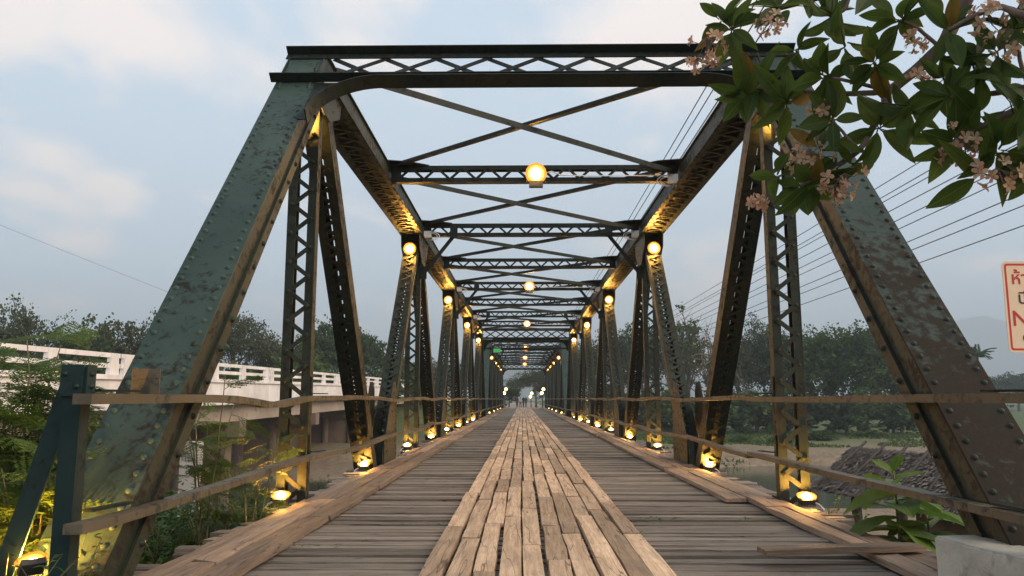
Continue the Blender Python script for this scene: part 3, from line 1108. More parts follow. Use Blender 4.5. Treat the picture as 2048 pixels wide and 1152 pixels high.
    if s < 0:
        # square steel plate standing on the upper rail
        pl = MB()
        c = unp(285, 757, 4.75)
        pl.box((0, 0, 0), (0.15, 0.01, 0.14))
        for q in (-1, 1):
            pl.dome((0, 0, 0), 0.009, frame((q * 0.062, -0.006, 0.02), (1, 0, 0), (0, 0, 1)), 6, 1, 0.006)
        o = pl.build('square_plate', M['rail'], root, Matrix.Translation((xr - 0.02, 4.24, 1.096)) @ Matrix.Rotation(0.12, 4, 'Z'))
    return root


guard_rail(-1)
guard_rail(1)


# ------------------------------------------------------------------ floodlights
def lamp_dir(m, d):
    q = Vector(d).normalized().to_track_quat('Z', 'Y').to_matrix().to_4x4()
    q.translation = m
    return q


def flood(pos, aim, label, size, glass, group, simple=False, block=False, cable=None, cat='floodlight'):
    root = thing('floodlight', label, cat, Matrix.Translation(pos), group)
    q = lamp_dir((0, 0, 0), aim)
    h = MB()
    h.box((0, 0, -size * 0.22), (size * 1.15, size * 0.95, size * 0.36), q)
    if not simple:
        for i in range(5):
            h.box(((i - 2) * size * 0.22, 0, -size * 0.48), (size * 0.05, size * 0.8, size * 0.16), q)
        h.box((0, 0, 0), (size * 1.25, size * 1.05, size * 0.06), q)
    h.build('housing', M['housing'], root)
    for nm_, mt_, ra, rb, za, zb in (('halo_inner_ring', M['halo_inner'], .39, .58, .06, .13), ('halo_outer_ring', M['halo_outer'], .58, .78, .13, .17)):  # glowing rings added around the dome to imitate the lamp's halo
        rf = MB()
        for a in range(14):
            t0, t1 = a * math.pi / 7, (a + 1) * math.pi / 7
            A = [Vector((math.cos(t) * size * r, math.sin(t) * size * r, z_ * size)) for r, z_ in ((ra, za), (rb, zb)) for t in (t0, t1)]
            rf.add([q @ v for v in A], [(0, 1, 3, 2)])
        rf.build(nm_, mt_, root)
    g = MB()
    g.dome((0, 0, size * 0.03), size * 0.40, q, 10 if not simple else 8, 3 if not simple else 2, size * 0.36)
    g.build('lamp_glass', glass, root)
    if not simple:
        b = MB()
        for sx_ in (-1, 1):
            b.bar((sx_ * size * 0.66, 0, 0), (sx_ * size * 0.66, 0, -size * 0.72), size * 0.14, 0.006, (1, 0, 0))
        b.bar((-size * 0.66, 0, -size * 0.72), (size * 0.66, 0, -size * 0.72), size * 0.14, 0.006)
        b.build('bracket', M['housing'], root)
    if size == 0.091:
        sk = MB(); sk.tube([(0, 0, -0.06), (0, 0, -0.75)], 0.014, 6)
        sk.build('stake', M['housing'], root)
    if cat == 'floodlight' and size == 0.22:
        dbx = MB(); dbx.box((0, 0.02, -size * 0.78), (size * 1.0, 0.12, size * 0.42))
        dbx.build('driver_box', M['housing'], root)
    if block:
        bl = MB()
        bl.box((0, -0.02, -size * 0.72 - 0.036), (0.22, 0.13, 0.062))
        bl.build('white_base', M['plastic'], root)
    if cable:
        c = MB()
        c.tube([Vector(p) for p in cable], 0.010, 5)
        c.build('cable', M['cable'], root)
    return root


for span, yb in (('near', Y0), ('far', Y_FAR)):
    for s in (-1, 1):
        for k in range(0 if span == 'near' else 1, 10):
            y = yb + k * PANEL - (0.24 if k % 2 else 0.72)
            x = s * (HALF + (0.04 if k % 2 else -0.02))
            z = 0.06
            if k == 0:
                x, y, z = s * 2.545, 3.80, 0.22
            near = span == 'near'
            lab = ('glowing floodlight lighting the leaves below the %s end post' % SIDE[s]) if k == 0 else \
                'glowing floodlight at the %s joint on the deck edge, %s side of the %s span' % (ORD[k], SIDE[s], span)
            simple = k == 0 or not (near and k < 6)
            cab = None
            if near and 0 < k < 4:
                cab = [(s * .03, -.03, -.03), (s * .10, -.05, -.06), (s * .12, -.10, -.095), (s * .04, -.13, -.10), (-s * .05, -.10, -.09)]
            flood((x, y, z), (-s * 0.05, -0.35, 0.95) if k else (s * .5, 0.5, 0.7), lab, 0.091 if k == 0 else (0.12 if near else 0.16), M['lamp_bush'] if k == 0 else M['lamp_foot'] if near else M['lamp_far'],
                  'floodlights along the deck edges', simple, near and k in (2, 4, 6), cab)
        for k in (3, 5, 7, 9):
            t = 0.90
            kb, kt = k - 1, k
            y = yb + kb * PANEL + (kt - kb) * PANEL * t - 0.24
            z = BOTZ + (TOPZ - BOTZ) * t - 0.06 + 0.05
            flood((s * HALF, y, z), (0, -0.95, 0.02), 'glowing floodlight high on the diagonal below the %s joint, %s truss of the %s span' % (ORD[k], SIDE[s], span),
                  0.17 if span == 'near' else 0.2, M['lamp_top'] if span == 'near' else M['lamp_far'], 'floodlights high on the diagonals', not (span == 'near' and k <= 5))
    if span == 'near':
        for s in (-1, 1):
            flood((s * HALF, yb + PANEL - 0.20, 3.92), (0, 0.75, 0.5), 'glowing floodlight tucked behind the top of the near %s end post' % SIDE[s], 0.12, M['lamp_foot'], 'floodlights high on the diagonals')
    for k in (2, 5, 8):
        y = yb + k * PANEL - 0.13
        flood((0.03, y, TOPZ + 0.04), (0, -0.92, -0.30), 'bright overhead floodlight at mid width under the %s strut of the %s span' % (ORD[k], span),
              0.22 if span == 'near' else 0.30, M['lamp_mid'] if span == 'near' else M['lamp_far'], 'overhead floodlights', span != 'near',
              cable=[(.1, .02, 0), (.25, .02, .04), (.4, .03, -.02), (.9, .03, -.035), (2.2, .03, -.03)] if span == 'near' else None)

# white junction boxes and looped cables where struts meet the chord
for s in (-1, 1):
    for k in (1, 2, 3, 5, 7):
        if s == -1 and k == 2:
            continue
        root = thing('junction_box', 'white junction box with looped cables at the %s top joint of the %s chord' % (ORD[k], SIDE[s]), 'junction box',
                     Matrix.Translation((s * (HALF - 0.30), Y0 + k * PANEL - 0.16, TOPZ - 0.06 if k > 1 else TOPZ - 0.2)), 'junction boxes')
        MB().box((0, 0, 0), (0.15, 0.09, 0.13)).build('box', M['plastic'], root)
        for i in range(2):
            c = MB()
            r = 0.10 + 0.03 * i
            c.tube([(-s * (0.05 + r * 1.6 * math.sin(a)), -0.03 - .02 * i, -0.10 - 0.02 * i + r * (math.cos(a) - 1) * -0.7 - 0.02) for a in [j / 8 * math.pi for j in range(9)]], 0.009, 5)
            c.build('cable', M['cable'], root)

# small green sign hanging in the far portal
mb = MB(); mb.box((0, 0, 0), (0.46, 0.04, 0.25))
p = unp(994, 701, Y_FAR + 3.4)
root = thing('hanging_sign', 'small green sign hanging under the portal of the far truss span', 'sign', Matrix.Translation(p))
mb.build('panel', glow('green_sign_face', (0.06, 0.40, 0.12), 0.35), root)
mb = MB()
for q in (-.18, .18):
    mb.box((q, 0, 0.34), (0.03, 0.03, 0.42))
mb.build('hanger', M['wire'], root)


def unp_z(px, py, z):
    p = unp(px, py, 10.0)
    t = (z - CAM.z) / (p.z - CAM.z)
    return CAM + (p - CAM) * t


# ------------------------------------------------------------------ white road bridge on the left
def white_bridge():
    root = thing('road_bridge', 'white concrete road bridge with pierced railing on the left, parallel to the truss bridge', 'bridge', Matrix.Translation((-14.2, 0, 0)))
    zt = lambda d: 2.28 + 0.0102 * d
    per, y0, n_ = 7.8, 2.9, 15
    slope = math.atan(0.0102)
    rail_l, post_me, mid_me = {}, None, None
    pm = MB()       # post: a slab, wider at its foot
    pm.prism([(-0.30, -0.80), (0.30, -0.80), (0.22, -0.02), (-0.22, -0.02)], frame((0.08, 0, 0), (0, 1, 0), (0, 0, 1)), 0.15)
    post_me = pm.mesh('railing_post', M['white'])
    bar_me = MB().box((0, 0, 0), (0.10, per - 0.12, 0.15)).mesh('railing_bar', M['white'])
    mid_me = MB().box((0, 0, 0), (0.095, per - 0.12, 0.15)).mesh('railing_bar', M['white'])
    seg_me = MB().box((0, 0, 0), (0.5, per - 0.015, 1.02)).mesh('fascia_panel', M['white'])
    led_me = MB().box((0, 0, 0), (0.62, per - 0.02, 0.16)).mesh('ledge', M['white'])
    gird_me = MB().box((0, 0, 0), (0.4, per - 0.02, 0.88)).mesh('girder', M['girder'])
    tilt = Matrix.Rotation(slope, 4, 'X')
    for i in range(n_):
        yc = y0 + (i + 0.5) * per
        z = zt(yc)
        for dy in (-per / 2 + 0.45, 0, per / 2 - 0.45):
            place('railing_post', post_me, root, Matrix.Translation((0.02, yc + dy, zt(yc + dy))) @ tilt)
        place('railing_bar', bar_me, root, Matrix.Translation((0.15, yc, z - 0.085)) @ tilt)
        place('railing_bar', mid_me, root, Matrix.Translation((0.155, yc, z - 0.435)) @ tilt)
        place('ledge', led_me, root, Matrix.Translation((0.0, yc, z - 0.81)) @ tilt)
        place('fascia_panel', seg_me, root, Matrix.Translation((-0.02, yc, z - 1.40)) @ tilt)
        place('girder', gird_me, root, Matrix.Translation((-0.42, yc, z - 2.32)) @ tilt)
    dk = MB()
    L = n_ * per
    dk.box((0, 0, 0), (7.4, L, 0.3))
    for x in (-2.2, 0.0, 2.2, 4.4):
        dk.box((x - 1.0, 0, -0.9), (0.4, L, 1.2))
    dk.build('deck_slab', M['girder'], root, Matrix.Translation((-4.0, y0 + L / 2, zt(y0 + L / 2) - 1.2)) @ tilt)
    fr = MB()
    fr.box((0, 0, 0), (0.18, L, 0.19))
    fr.box((0, 0, -0.36), (0.17, L, 0.17))
    fr.box((-0.1, 0, -0.95), (0.3, L, 0.4))
    for i in range(n_ * 2):
        fr.box((-0.05, -L / 2 + (i + .5) * per / 2, -0.4), (0.22, 0.7, 0.8))
    fr.build('far_railing', M['white'], root, Matrix.Translation((-8.2, y0 + L / 2, zt(y0 + L / 2) - 0.75)) @ tilt)
    for j, yp in enumerate((24.6, 38.6, 52.6, 66.6, 80.6, 94.6)):
        zc = zt(yp) - 2.76
        cap = MB(); cap.box((-4.0, yp, zc - 0.38), (8.2, 0.9, 0.76))
        cap.build('pier_cap', M['pier'], root)
        for x in (-0.75, -2.9, -5.1, -7.2):
            c = MB(); c.tube([(x, yp, zc - 0.74), (x, yp, -5.2)], 0.32, 10, False)
            c.build('pier_column', M['pier'], root)
        w = MB(); w.box((-4.0, yp + 0.05, zc - 2.9), (6.4, 0.3, 4.4))
        w.build('pier_wall', M['pier'], root)
    return root


white_bridge()
mb = MB()
p = unp(385, 883, 24.0)
mb.box((0, 0, -2.3), (0.5, 0.5, 4.6))
tag(mb.build('concrete_pile', M['pale_pile'], None, Matrix.Translation(p)), 'pale square concrete pile standing under the white road bridge', 'pile')


# ------------------------------------------------------------------ near plants
def frond_mesh(seed, L=0.26, pairs=6):
    """twice-feathered leaf like a leucaena's"""
    rnd = random.Random(seed)
    mb = MB()
    pts = [Vector((0, t * L, -0.22 * L * t * t)) for t in [i / 6 for i in range(7)]]
    mb.tube(pts, [0.0028 * (1 - .7 * i / 6) for i in range(7)], 3)
    for i in range(pairs):
        t = 0.22 + 0.78 * i / (pairs - 1)
        p = Vector((0, t * L, -0.22 * L * t * t))
        pl = L * (0.42 - 0.16 * abs(t - 0.55))
        for s in (-1, 1):
            d = Vector((s * 0.85, 0.5 + rnd.uniform(-.1, .1), -0.22 + rnd.uniform(-.12, .12))).normalized()
            nl = 8
            for k in range(nl):
                q = p + d * pl * (k + .6) / nl + Vector((0, 0, -0.10 * pl * (k / nl) ** 2))
                for e in (-1, 1):
                    side = d.cross(Vector((0, 0, 1))).normalized() * e
                    a = (side * 0.85 + d * 0.5 + Vector((0, 0, rnd.uniform(-.2, .15)))).normalized()
                    ll, lw = 0.033, 0.011
                    mb.add([q, q + a * ll * .5 + d * lw * .6, q + a * ll, q + a * ll * .5 - d * lw * .6], [(0, 1, 2, 3)])
    return mb.mesh('leaf', M['frond'])


FRONDS = [frond_mesh(3), frond_mesh(4, 0.32, 7), frond_mesh(5, 0.21, 5)]


def leucaena(base, h, nst, nfr, spread, label, seed, scale=1.0, lean=(0, 0)):
    rnd = random.Random(seed)
    root = thing('feathery_shrub', label, 'shrub', Matrix.Translation(base), 'feathery shrubs at the bridge end')
    for i in range(nst):
        a = rnd.uniform(0, 6.28)
        hh = h * rnd.uniform(0.65, 1.05)
        tip = Vector((math.cos(a) * spread * rnd.uniform(.3, 1) + lean[0], math.sin(a) * spread * rnd.uniform(.3, 1) + lean[1], hh))
        b0 = Vector((rnd.uniform(-.06, .06), rnd.uniform(-.06, .06), -0.05))
        pts = [b0.lerp(tip, t) + Vector((0, 0, 0.10 * hh * math.sin(t * 3.1))) + Vector((rnd.uniform(-.015, .015), rnd.uniform(-.015, .015), 0)) for t in [j / 6 for j in range(7)]]
        mb = MB(); mb.tube(pts, [0.010 * (1 - .75 * j / 6) + .001 for j in range(7)], 5)
        mb.build('stem', M['stem'], root)
        for k in range(nfr):
            t = 0.22 + 0.78 * k / max(1, nfr - 1)
            f = t * 6
            j = min(5, int(f))
            p = pts[j].lerp(pts[j + 1], f - j)
            az = k * 2.4 + rnd.uniform(-.5, .5)
            mm = Matrix.Translation(p) @ Matrix.Rotation(az, 4, 'Z') @ Matrix.Rotation(rnd.uniform(-.35, .65), 4, 'X') @ Matrix.Rotation(rnd.uniform(-.5, .5), 4, 'Y') @ Matrix.Scale(scale * rnd.uniform(.75, 1.15), 4)
            place('leaf', rnd.choice(FRONDS), root, mm)
    return root


leucaena((-3.42, 5.0, -0.45), 1.75, 8, 14, 0.34, 'tall feathery shrub at the picture edge, outside the left rail post', 21, 1.3)
leucaena((-3.15, 4.95, -0.40), 1.3, 9, 12, 0.28, 'dense feathery shrub behind the lit one, between brace and white railing', 28, 1.2)
leucaena((-2.90, 3.98, -0.30), 0.62, 8, 10, 0.16, 'low feathery shrub glowing yellow at the bottom left corner', 29, 1.0)
leucaena((-2.86, 4.30, -0.35), 1.0, 10, 12, 0.26, 'feathery shrub lit yellow from below beside the raking brace', 22, 1.1)
leucaena((-3.75, 5.7, -0.50), 1.6, 8, 12, 0.4, 'feathery shrub standing behind the lit one at the white bridge side', 23, 1.05)
leucaena((-2.86, 5.15, -0.45), 1.30, 3, 6, 0.16, 'feathery shrub in front of the foot of the left end post', 24, 0.8, (0.10, -0.45))
leucaena((-2.98, 6.9, -0.62), 1.75, 7, 9, 0.42, 'feathery shrub between the left end post and the first lattice post', 25, 1.0)
leucaena((-2.66, 7.15, -0.62), 1.3, 5, 8, 0.25, 'feathery shrub beside the foot of the first left lattice post', 26, 0.85)
leucaena((-3.5, 6.4, -0.62), 1.1, 7, 9, 0.5, 'low feathery shrub on the bank behind the left end post', 27, 0.95)


def small_leaf(mb, p, d, L, w, fold=0.15):
    d = Vector(d).normalized()
    x = d.cross(Vector((0, 0, 1)))
    if x.length < 1e-3:
        x = Vector((1, 0, 0))
    x.normalize()
    up = x.cross(d)
    p = Vector(p)
    mb.add([p, p + d * L * .45 + x * w / 2 + up * w * fold, p + d * L, p + d * L * .45 - x * w / 2 + up * w * fold, p + d * L * .5], [(0, 4, 1), (1, 4, 2), (0, 3, 4), (3, 2, 4)])


def ground_cover(regions, n_, seed, lo=0.03, hi=0.08, hmax=0.35):
    rnd = random.Random(seed)
    mb = MB()
    for (x0, x1, y0, y1, dens, hm) in regions:
        for i in range(int(n_ * dens)):
            x, y = rnd.uniform(x0, x1), rnd.uniform(y0, y1)
            cl = noise.noise(Vector((x * 1.6, y * 1.6, seed)))
            if cl < -0.25:
                continue
            z = ground_z(x, y) + rnd.random() ** 1.6 * hm * (0.5 + cl)
            L = rnd.uniform(lo, hi)
            small_leaf(mb, (x, y, z), (rnd.uniform(-1, 1), rnd.uniform(-1, 1), rnd.uniform(-.4, .7)), L, L * rnd.uniform(.4, .75))
    return mb


gc = ground_cover([(-3.9, -2.66, 3.75, 4.7, 1.8, 0.72), (-4.4, -2.62, 4.4, 5.4, 1.6, 0.6), (-4.9, -2.55, 5.2, 9.5, 5.0, 0.55), (-7.5, -2.9, 9.0, 14, 4.0, 0.9)], 5200, 5, 0.035, 0.095)
tag(gc.build('undergrowth', M['cover']), 'dark green ground cover on the bank left of the deck', 'undergrowth', kind='stuff')
gc = ground_cover([(2.62, 4.4, 3.6, 6.2, 1.0, 0.40), (2.8, 5.0, 6.2, 9.0, 0.6, 0.4)], 3600, 9)
tag(gc.build('undergrowth', M['cover']), 'dark green ground cover between deck and concrete block', 'undergrowth', kind='stuff')


def broad_leaf_mesh(L, w, droop, seed):
    rnd = random.Random(seed)
    mb = MB()
    n_ = 8
    vs, fs = [], []
    for i in range(n_ + 1):
        t = i / n_
        hw = w / 2 * (math.sin(math.pi * min(1, t * 0.93 + 0.05)) ** 0.8)
        y, z = L * t, -droop * L * t * t
        vs += [(-hw, y, z + hw * 0.25 + .004 * math.sin(9 * t)), (-hw * .5, y, z + hw * .08), (0, y, z - 0.004), (hw * .5, y, z + hw * .08), (hw, y, z + hw * 0.25 + .004 * math.cos(8 * t))]
    for i in range(n_):
        for k in range(4):
            a = i * 5 + k
            fs.append((a, a + 1, a + 6, a + 5))
    mb.add(vs, fs, True)
    return mb


BROAD = [broad_leaf_mesh(0.36, 0.21, 0.35, 1).mesh('leaf', M['broad']), broad_leaf_mesh(0.32, 0.22, 0.6, 2).mesh('leaf', M['broad']), broad_leaf_mesh(0.22, 0.11, 0.15, 3).mesh('leaf', M['broad'])]


def broad_plant(base, h, nl, label, seed, sc=1.0):
    rnd = random.Random(seed)
    root = thing('broad_leaf_plant', label, 'plant', Matrix.Translation(base), 'broad leaved plants')
    mb = MB(); mb.tube([(0, 0, -0.1), (0.01, 0, h * .5), (0, 0.02, h)], [0.014, 0.011, 0.006], 6)
    mb.build('stem', M['stem'], root)
    for i in range(nl):
        t = i / nl
        z = h * (0.35 + 0.65 * t)
        el = -0.1 + 0.9 * t ** 2
        mm = Matrix.Translation((0, 0, z)) @ Matrix.Rotation(i * 2.4 + rnd.uniform(-.3, .3), 4, 'Z') @ Matrix.Rotation(el + rnd.uniform(-.2, .2), 4, 'X') @ Matrix.Rotation(rnd.uniform(-.3, .3), 4, 'Y') @ Matrix.Scale(sc * (1.1 - .45 * t), 4)
        place('leaf', BROAD[2] if t > .8 else rnd.choice(BROAD[:2]), root, mm)
    return root


bp = unp(1800, 1105, 5.9)
broad_plant((bp.x, bp.y, -0.35), 0.85, 18, 'large broad leaved green plant beside the concrete block', 31, 1.3)
broad_plant((bp.x + 0.32, bp.y + 0.2, -0.4), 0.62, 10, 'lower broad leaved plant close behind the concrete block', 32, 1.15)
broad_plant((bp.x - 0.28, bp.y + 0.55, -0.45), 0.45, 8, 'small broad leaved plant near the deck edge on the right', 33, 0.7)


def weed(base, h, n_, label, seed):
    rnd = random.Random(seed)
    root = thing('weed', label, 'weed', Matrix.Translation(base), 'small weeds')
    mb, lf = MB(), MB()
    for i in range(n_):
        tip = Vector((rnd.uniform(-.5, .5) * h, rnd.uniform(-.5, .5) * h, h * rnd.uniform(.6, 1)))
        mb.tube([(0, 0, -.03), tip * .5 + Vector((0, 0, .1 * h)), tip], [0.003, 0.0025, 0.001], 4)
        for k in range(7):
            small_leaf(lf, tip * (0.25 + .75 * k / 6), (rnd.uniform(-1, 1), rnd.uniform(-1, 1), rnd.uniform(-.3, .5)), 0.055 * rnd.uniform(.6, 1.2), 0.03)
    mb.build('stems', M['stem'], root)
    lf.build('leaves', M['cover'], root)
    return root


weed(unp_z(1665, 1055, -0.15), 0.28, 6, 'spindly weed at the ragged deck edge by the sand bank', 41)
weed(unp_z(1725, 1075, -0.12), 0.22, 6, 'low weed at the deck edge left of the broad leaved plant', 42)
weed(unp_z(640, 985, -0.08), 0.20, 4, 'weed growing at the deck edge right of the first left lamp', 43)
weed(unp_z(455, 1060, -0.15), 0.42, 7, 'leafy weed against the left edge boards', 44)
weed(unp_z(395, 1085, -0.18), 0.34, 8, 'bushy weed in the corner under the lower left rail', 45)
weed((-2.58, 3.64, -0.25), 0.66, 12, 'dark leafy weed in front of the lamp at the bottom left', 47)
weed((-2.45, 3.9, -0.2), 0.55, 12, 'dark leafy weed at the foot of the left rail post', 48)
weed(unp_z(310, 1120, -0.2), 0.28, 8, 'weed at the bottom left beside the end post foot', 46)


def sprig(p, n_, r, label, seed):
    rnd = random.Random(seed)
    mb = MB()
    for i in range(n_):
        a = rnd.uniform(0, 6.28)
        q = Vector((p.x + math.cos(a) * r * rnd.random() * 1.8, p.y + math.sin(a) * r * rnd.random(), 0.004 + rnd.random() * 0.025))
        small_leaf(mb, q, (math.cos(a), math.sin(a), rnd.uniform(-.05, .35)), rnd.uniform(.03, .06), rnd.uniform(.015, .03))
    tag(mb.build('fallen_leaves', M['cover']), label, 'leaves', 'fallen leaves on the deck', 'stuff')


sprig(unp_z(1285, 1045, 0), 34, 0.16, 'scattered green leaves right of the running planks', 51)
sprig(unp_z(1265, 1075, 0), 10, 0.06, 'few green leaves close to the running planks', 52)
sprig(unp_z(704, 1015, 0), 12, 0.06, 'small tuft of leaves beside the left edge boards', 53)
sprig(unp_z(850, 1052, 0), 14, 0.10, 'thin sprig of leaves on the left cross planks', 54)
sprig(unp_z(612, 1100, 0), 16, 0.14, 'mossy leaf litter low on the left cross planks', 55)
sprig(unp_z(1490, 1045, 0), 18, 0.10, 'leaf litter beside the right edge boards', 56)

rnd = random.Random(77)
gb = MB()
for i in range(22000):
    x, y = rnd.uniform(3.5, 60), rnd.uniform(50, 86)
    if noise.noise(Vector((x * .16, y * .16, 2))) + (y - 62) * 0.02 < 0.12:
        continue
    z = ground_z(x, y)
    if z < RIVER_Z + 0.05:
        continue
    a = rnd.uniform(0, 6.28)
    hgt = rnd.uniform(.06, .24)
    w = rnd.uniform(.08, .2)
    dx, dy = math.cos(a) * w, math.sin(a) * w
    lx, ly = rnd.uniform(-.5, .5) * hgt, rnd.uniform(-.5, .5) * hgt
    gb.add([(x - dx, y - dy, z - .03), (x + dx, y + dy, z - .03), (x + lx + dx * .2, y + ly + dy * .2, z + hgt)], [(0, 1, 2)])
tag(gb.build('bank_grass', M['tree_c']), 'rough grass on the sandy far bank right of the bridge', 'grass', kind='stuff')
# ------------------------------------------------------------------ loose plank and concrete block
a, b = unp_z(1524, 1106, 0.06), unp_z(1838, 1097, 0.05)
L = (b - a).length
mb = wood_box(MB(), L, 0.14, 0.035, 6, 0.008)
tag(mb.build('loose_plank', M['wood_edge'], None, frame((a + b) / 2 + Vector((0, 0, -0.005)), (b - a).cross(Vector((0, 0, 1))), b - a)),
    'loose splintered plank lying across the right edge boards', 'plank')

TOPB = 0.26
pA, pB, pC = unp_z(1866, 1070, TOPB), unp_z(2048, 1119, TOPB), unp_z(2048, 1069, TOPB)
d1 = (pB - pA).normalized()
d2 = Vector((-d1.y, d1.x, 0))
d2 = d2 if d2.y > 0 else -d2
bm = bmesh.new()
Lb, Wb = 1.5, 1.0
c0 = pA + d1 * Lb / 2 + d2 * Wb / 2
vs = [bm.verts.new((sx_ * (Lb / 2 + (0 if sz else .0)), sy * Wb / 2, (TOPB if sz else -0.7))) for sz in (0, 1) for sy in (-1, 1) for sx_ in (-1, 1)]
for f in [(0, 2, 3, 1), (4, 5, 7, 6), (0, 1, 5, 4), (1, 3, 7, 5), (3, 2, 6, 7), (2, 0, 4, 6)]:
    bm.faces.new([vs[i] for i in f])
bmesh.ops.bevel(bm, geom=bm.edges[:], offset=0.012, segments=2, affect='EDGES')
bmesh.ops.subdivide_edges(bm, edges=[e for e in bm.edges if e.calc_length() > 0.3], cuts=14, use_grid_fill=True)
for v in bm.verts:
    v.co += Vector((0, 0, 1)) * 0.006 * noise.noise(v.co * 6) + Vector((0, 1, 0)) * 0.006 * noise.noise(v.co * 5 + Vector((3, 1, 2)))
me = bpy.data.meshes.new('concrete_block'); bm.to_mesh(me); bm.free(); me.materials.append(M['block'])
tag(place('concrete_block', me, None, frame((c0.x, c0.y, 0), d1, d2)), 'low weathered concrete block at the bottom right corner', 'block')

# ------------------------------------------------------------------ warning sign
def warning_sign():
    tl, bl = unp(2003, 523, 3.55), unp(2019, 705, 3.55)
    up = (tl - bl).normalized()
    right = Vector((up.z, 0, -up.x)).normalized()
    h = (tl - bl).length
    w = 0.26
    root = thing('warning_sign', 'cream warning sign with red border and red lettering at the right edge', 'sign', frame((tl + bl) / 2 + right * w / 2, right, up))

    def rr(w, h, r, n_=5):
        pts = []
        for cx, cy, a0 in ((w / 2 - r, h / 2 - r, 0), (-w / 2 + r, h / 2 - r, 1), (-w / 2 + r, -h / 2 + r, 2), (w / 2 - r, -h / 2 + r, 3)):
            for i in range(n_ + 1):
                a = (a0 + i / n_) * math.pi / 2
                pts.append((cx + r * math.cos(a), cy + r * math.sin(a)))
        return pts
    red = plain('sign_red_paint', (0.50, 0.02, 0.025), 0.5)
    black = plain('sign_black_paint', (0.02, 0.02, 0.022), 0.5)
    MB().prism(rr(w, h, 0.022), Matrix.Translation((0, 0, -0.004)), 0.004).build('plate', plain('cream_sign_paint', (0.78, 0.56, 0.38), 0.55), root)
    o_, i_ = rr(w - 0.018, h - 0.02, 0.012), rr(w - 0.036, h - 0.038, 0.006)
    n_ = len(o_)
    mb = MB()
    mb.add([(x, y, 0.0006) for x, y in o_] + [(x, y, 0.0006) for x, y in i_], [(k, (k + 1) % n_, n_ + (k + 1) % n_, n_ + k) for k in range(n_)])
    mb.build('border', red, root)
    for txt, px, py, sz, mt in (('\u0e2b\u0e49\u0e32\u0e21', 2022, 568, 0.082, red), ('\u0e1b\u0e35\u0e19', 2036, 607, 0.075, black), ('NO', 2025, 651, 0.100, red), ('C', 2046, 684, 0.055, black)):
        p = unp(px, py, 3.55)
        q = root.matrix_basis.inverted() @ p
        cu = bpy.data.curves.new('lettering', 'FONT')
        cu.body = txt
        cu.size = sz
        cu.offset = 0.0008
        cu.extrude = 0.0004
        cu.materials.append(mt)
        o = bpy.data.objects.new('lettering', cu)
        col.objects.link(o)
        bpy.context.view_layer.update()
        lm = bpy.data.meshes.new_from_object(o.evaluated_get(bpy.context.evaluated_depsgraph_get()))
        bpy.data.objects.remove(o)
        o = place('lettering', lm, root)
        o.matrix_basis = Matrix.Translation((q.x, q.y, 0.001))
    pst = MB()
    pst.box((0.0, -0.72, -0.03), (0.045, 1.6, 0.045))
    pst.build('post', M['rail_post'], root)


warning_sign()


# ------------------------------------------------------------------ thatched hut on the river bank
def hut():
    e0, e1 = unp(1625, 975, 17.0), unp(2000, 1047, 11.6)
    r0, r1 = unp(1712, 914, 19.2), unp(2040, 890, 14.6)
    ez, rz = -0.85, -0.12
    e0.z = e1.z = ez
    r0.z = r1.z = rz
    root = thing('thatched_hut', 'low hut with grey dry leaf thatch and dark poles beside the river', 'hut')
    U, V = e1 - e0, r0 - e0
    rnd = random.Random(4)
    nrm = U.cross(V).normalized()
    if nrm.z < 0:
        nrm = -nrm
    base = MB()
    base.add([e0 - nrm * .05, e1 - nrm * .05, r1 - nrm * .05, r0 - nrm * .05], [(0, 1, 2, 3)])
    back0, back1 = r0 + Vector((1.6, 1.4, -0.75)), r1 + Vector((1.6, 1.4, -0.75))
    base.add([r0 - nrm * .05, r1 - nrm * .05, back1, back0], [(0, 1, 2, 3)])
    base.build('roof_base', M['thatch'], root)
    for mat_, cnt, sd in ((M['thatch'], 5200, 1), (M['thatch_b'], 3200, 2)):
        mb = MB()
        for i in range(cnt):
            u, v = rnd.uniform(-.01, 1.01), (rnd.randrange(16) + rnd.uniform(.0, .35)) / 16
            p = e0.lerp(e1, u).lerp(r0.lerp(r1, u), v) + nrm * rnd.uniform(-.02, .05)
            dn = (e0.lerp(e1, u) - r0.lerp(r1, u)).normalized()
            d = (dn + U.normalized() * rnd.uniform(-.25, .25) + nrm * rnd.uniform(-.05, .2)).normalized()
            x = d.cross(nrm).normalized()
            L, w = rnd.uniform(.16, .28), rnd.uniform(.025, .055)
            mb.add([p - x * w / 2, p + x * w / 2, p + d * L + x * w * .35, p + d * L - x * w * .35], [(0, 1, 2, 3)])
        tag(mb.build('thatch', mat_, root), kind='stuff')
    for i in range(7):
        u = 0.06 + i * 0.15
        a, b = e0.lerp(e1, u), r0.lerp(r1, min(1, u + 0.02))
        mb = MB(); mb.tube([a + nrm * .06, a.lerp(b, .5) + nrm * .07, b + nrm * .08 + (b - a).normalized() * .12], 0.035, 6)
        mb.build('roof_pole', M['bamboo'], root)
    for u, q in ((0.22, 0.25), (0.5, .25), (0.8, 0.25), (.5, .9), (.9, .9)):
        p = e0.lerp(e1, u).lerp(r0.lerp(r1, u), q)
        mb = MB(); mb.tube([(p.x, p.y, p.z), (p.x + .03, p.y, p.z - 1.2), (p.x, p.y, -3.6)], [.10, .11, .12], 8)
        mb.build('post', M['bark'], root)
    mb = MB()
    p0, p1 = e0.lerp(e1, .62).lerp(r0.lerp(r1, .62), .12), e1.lerp(r1, .12)
    mb.bar(p0 + Vector((0, 0, -1.2)), p1 + Vector((0, 0, -1.2)), 0.05, 2.2)
    mb.build('wall', M['pier'], root)


hut()


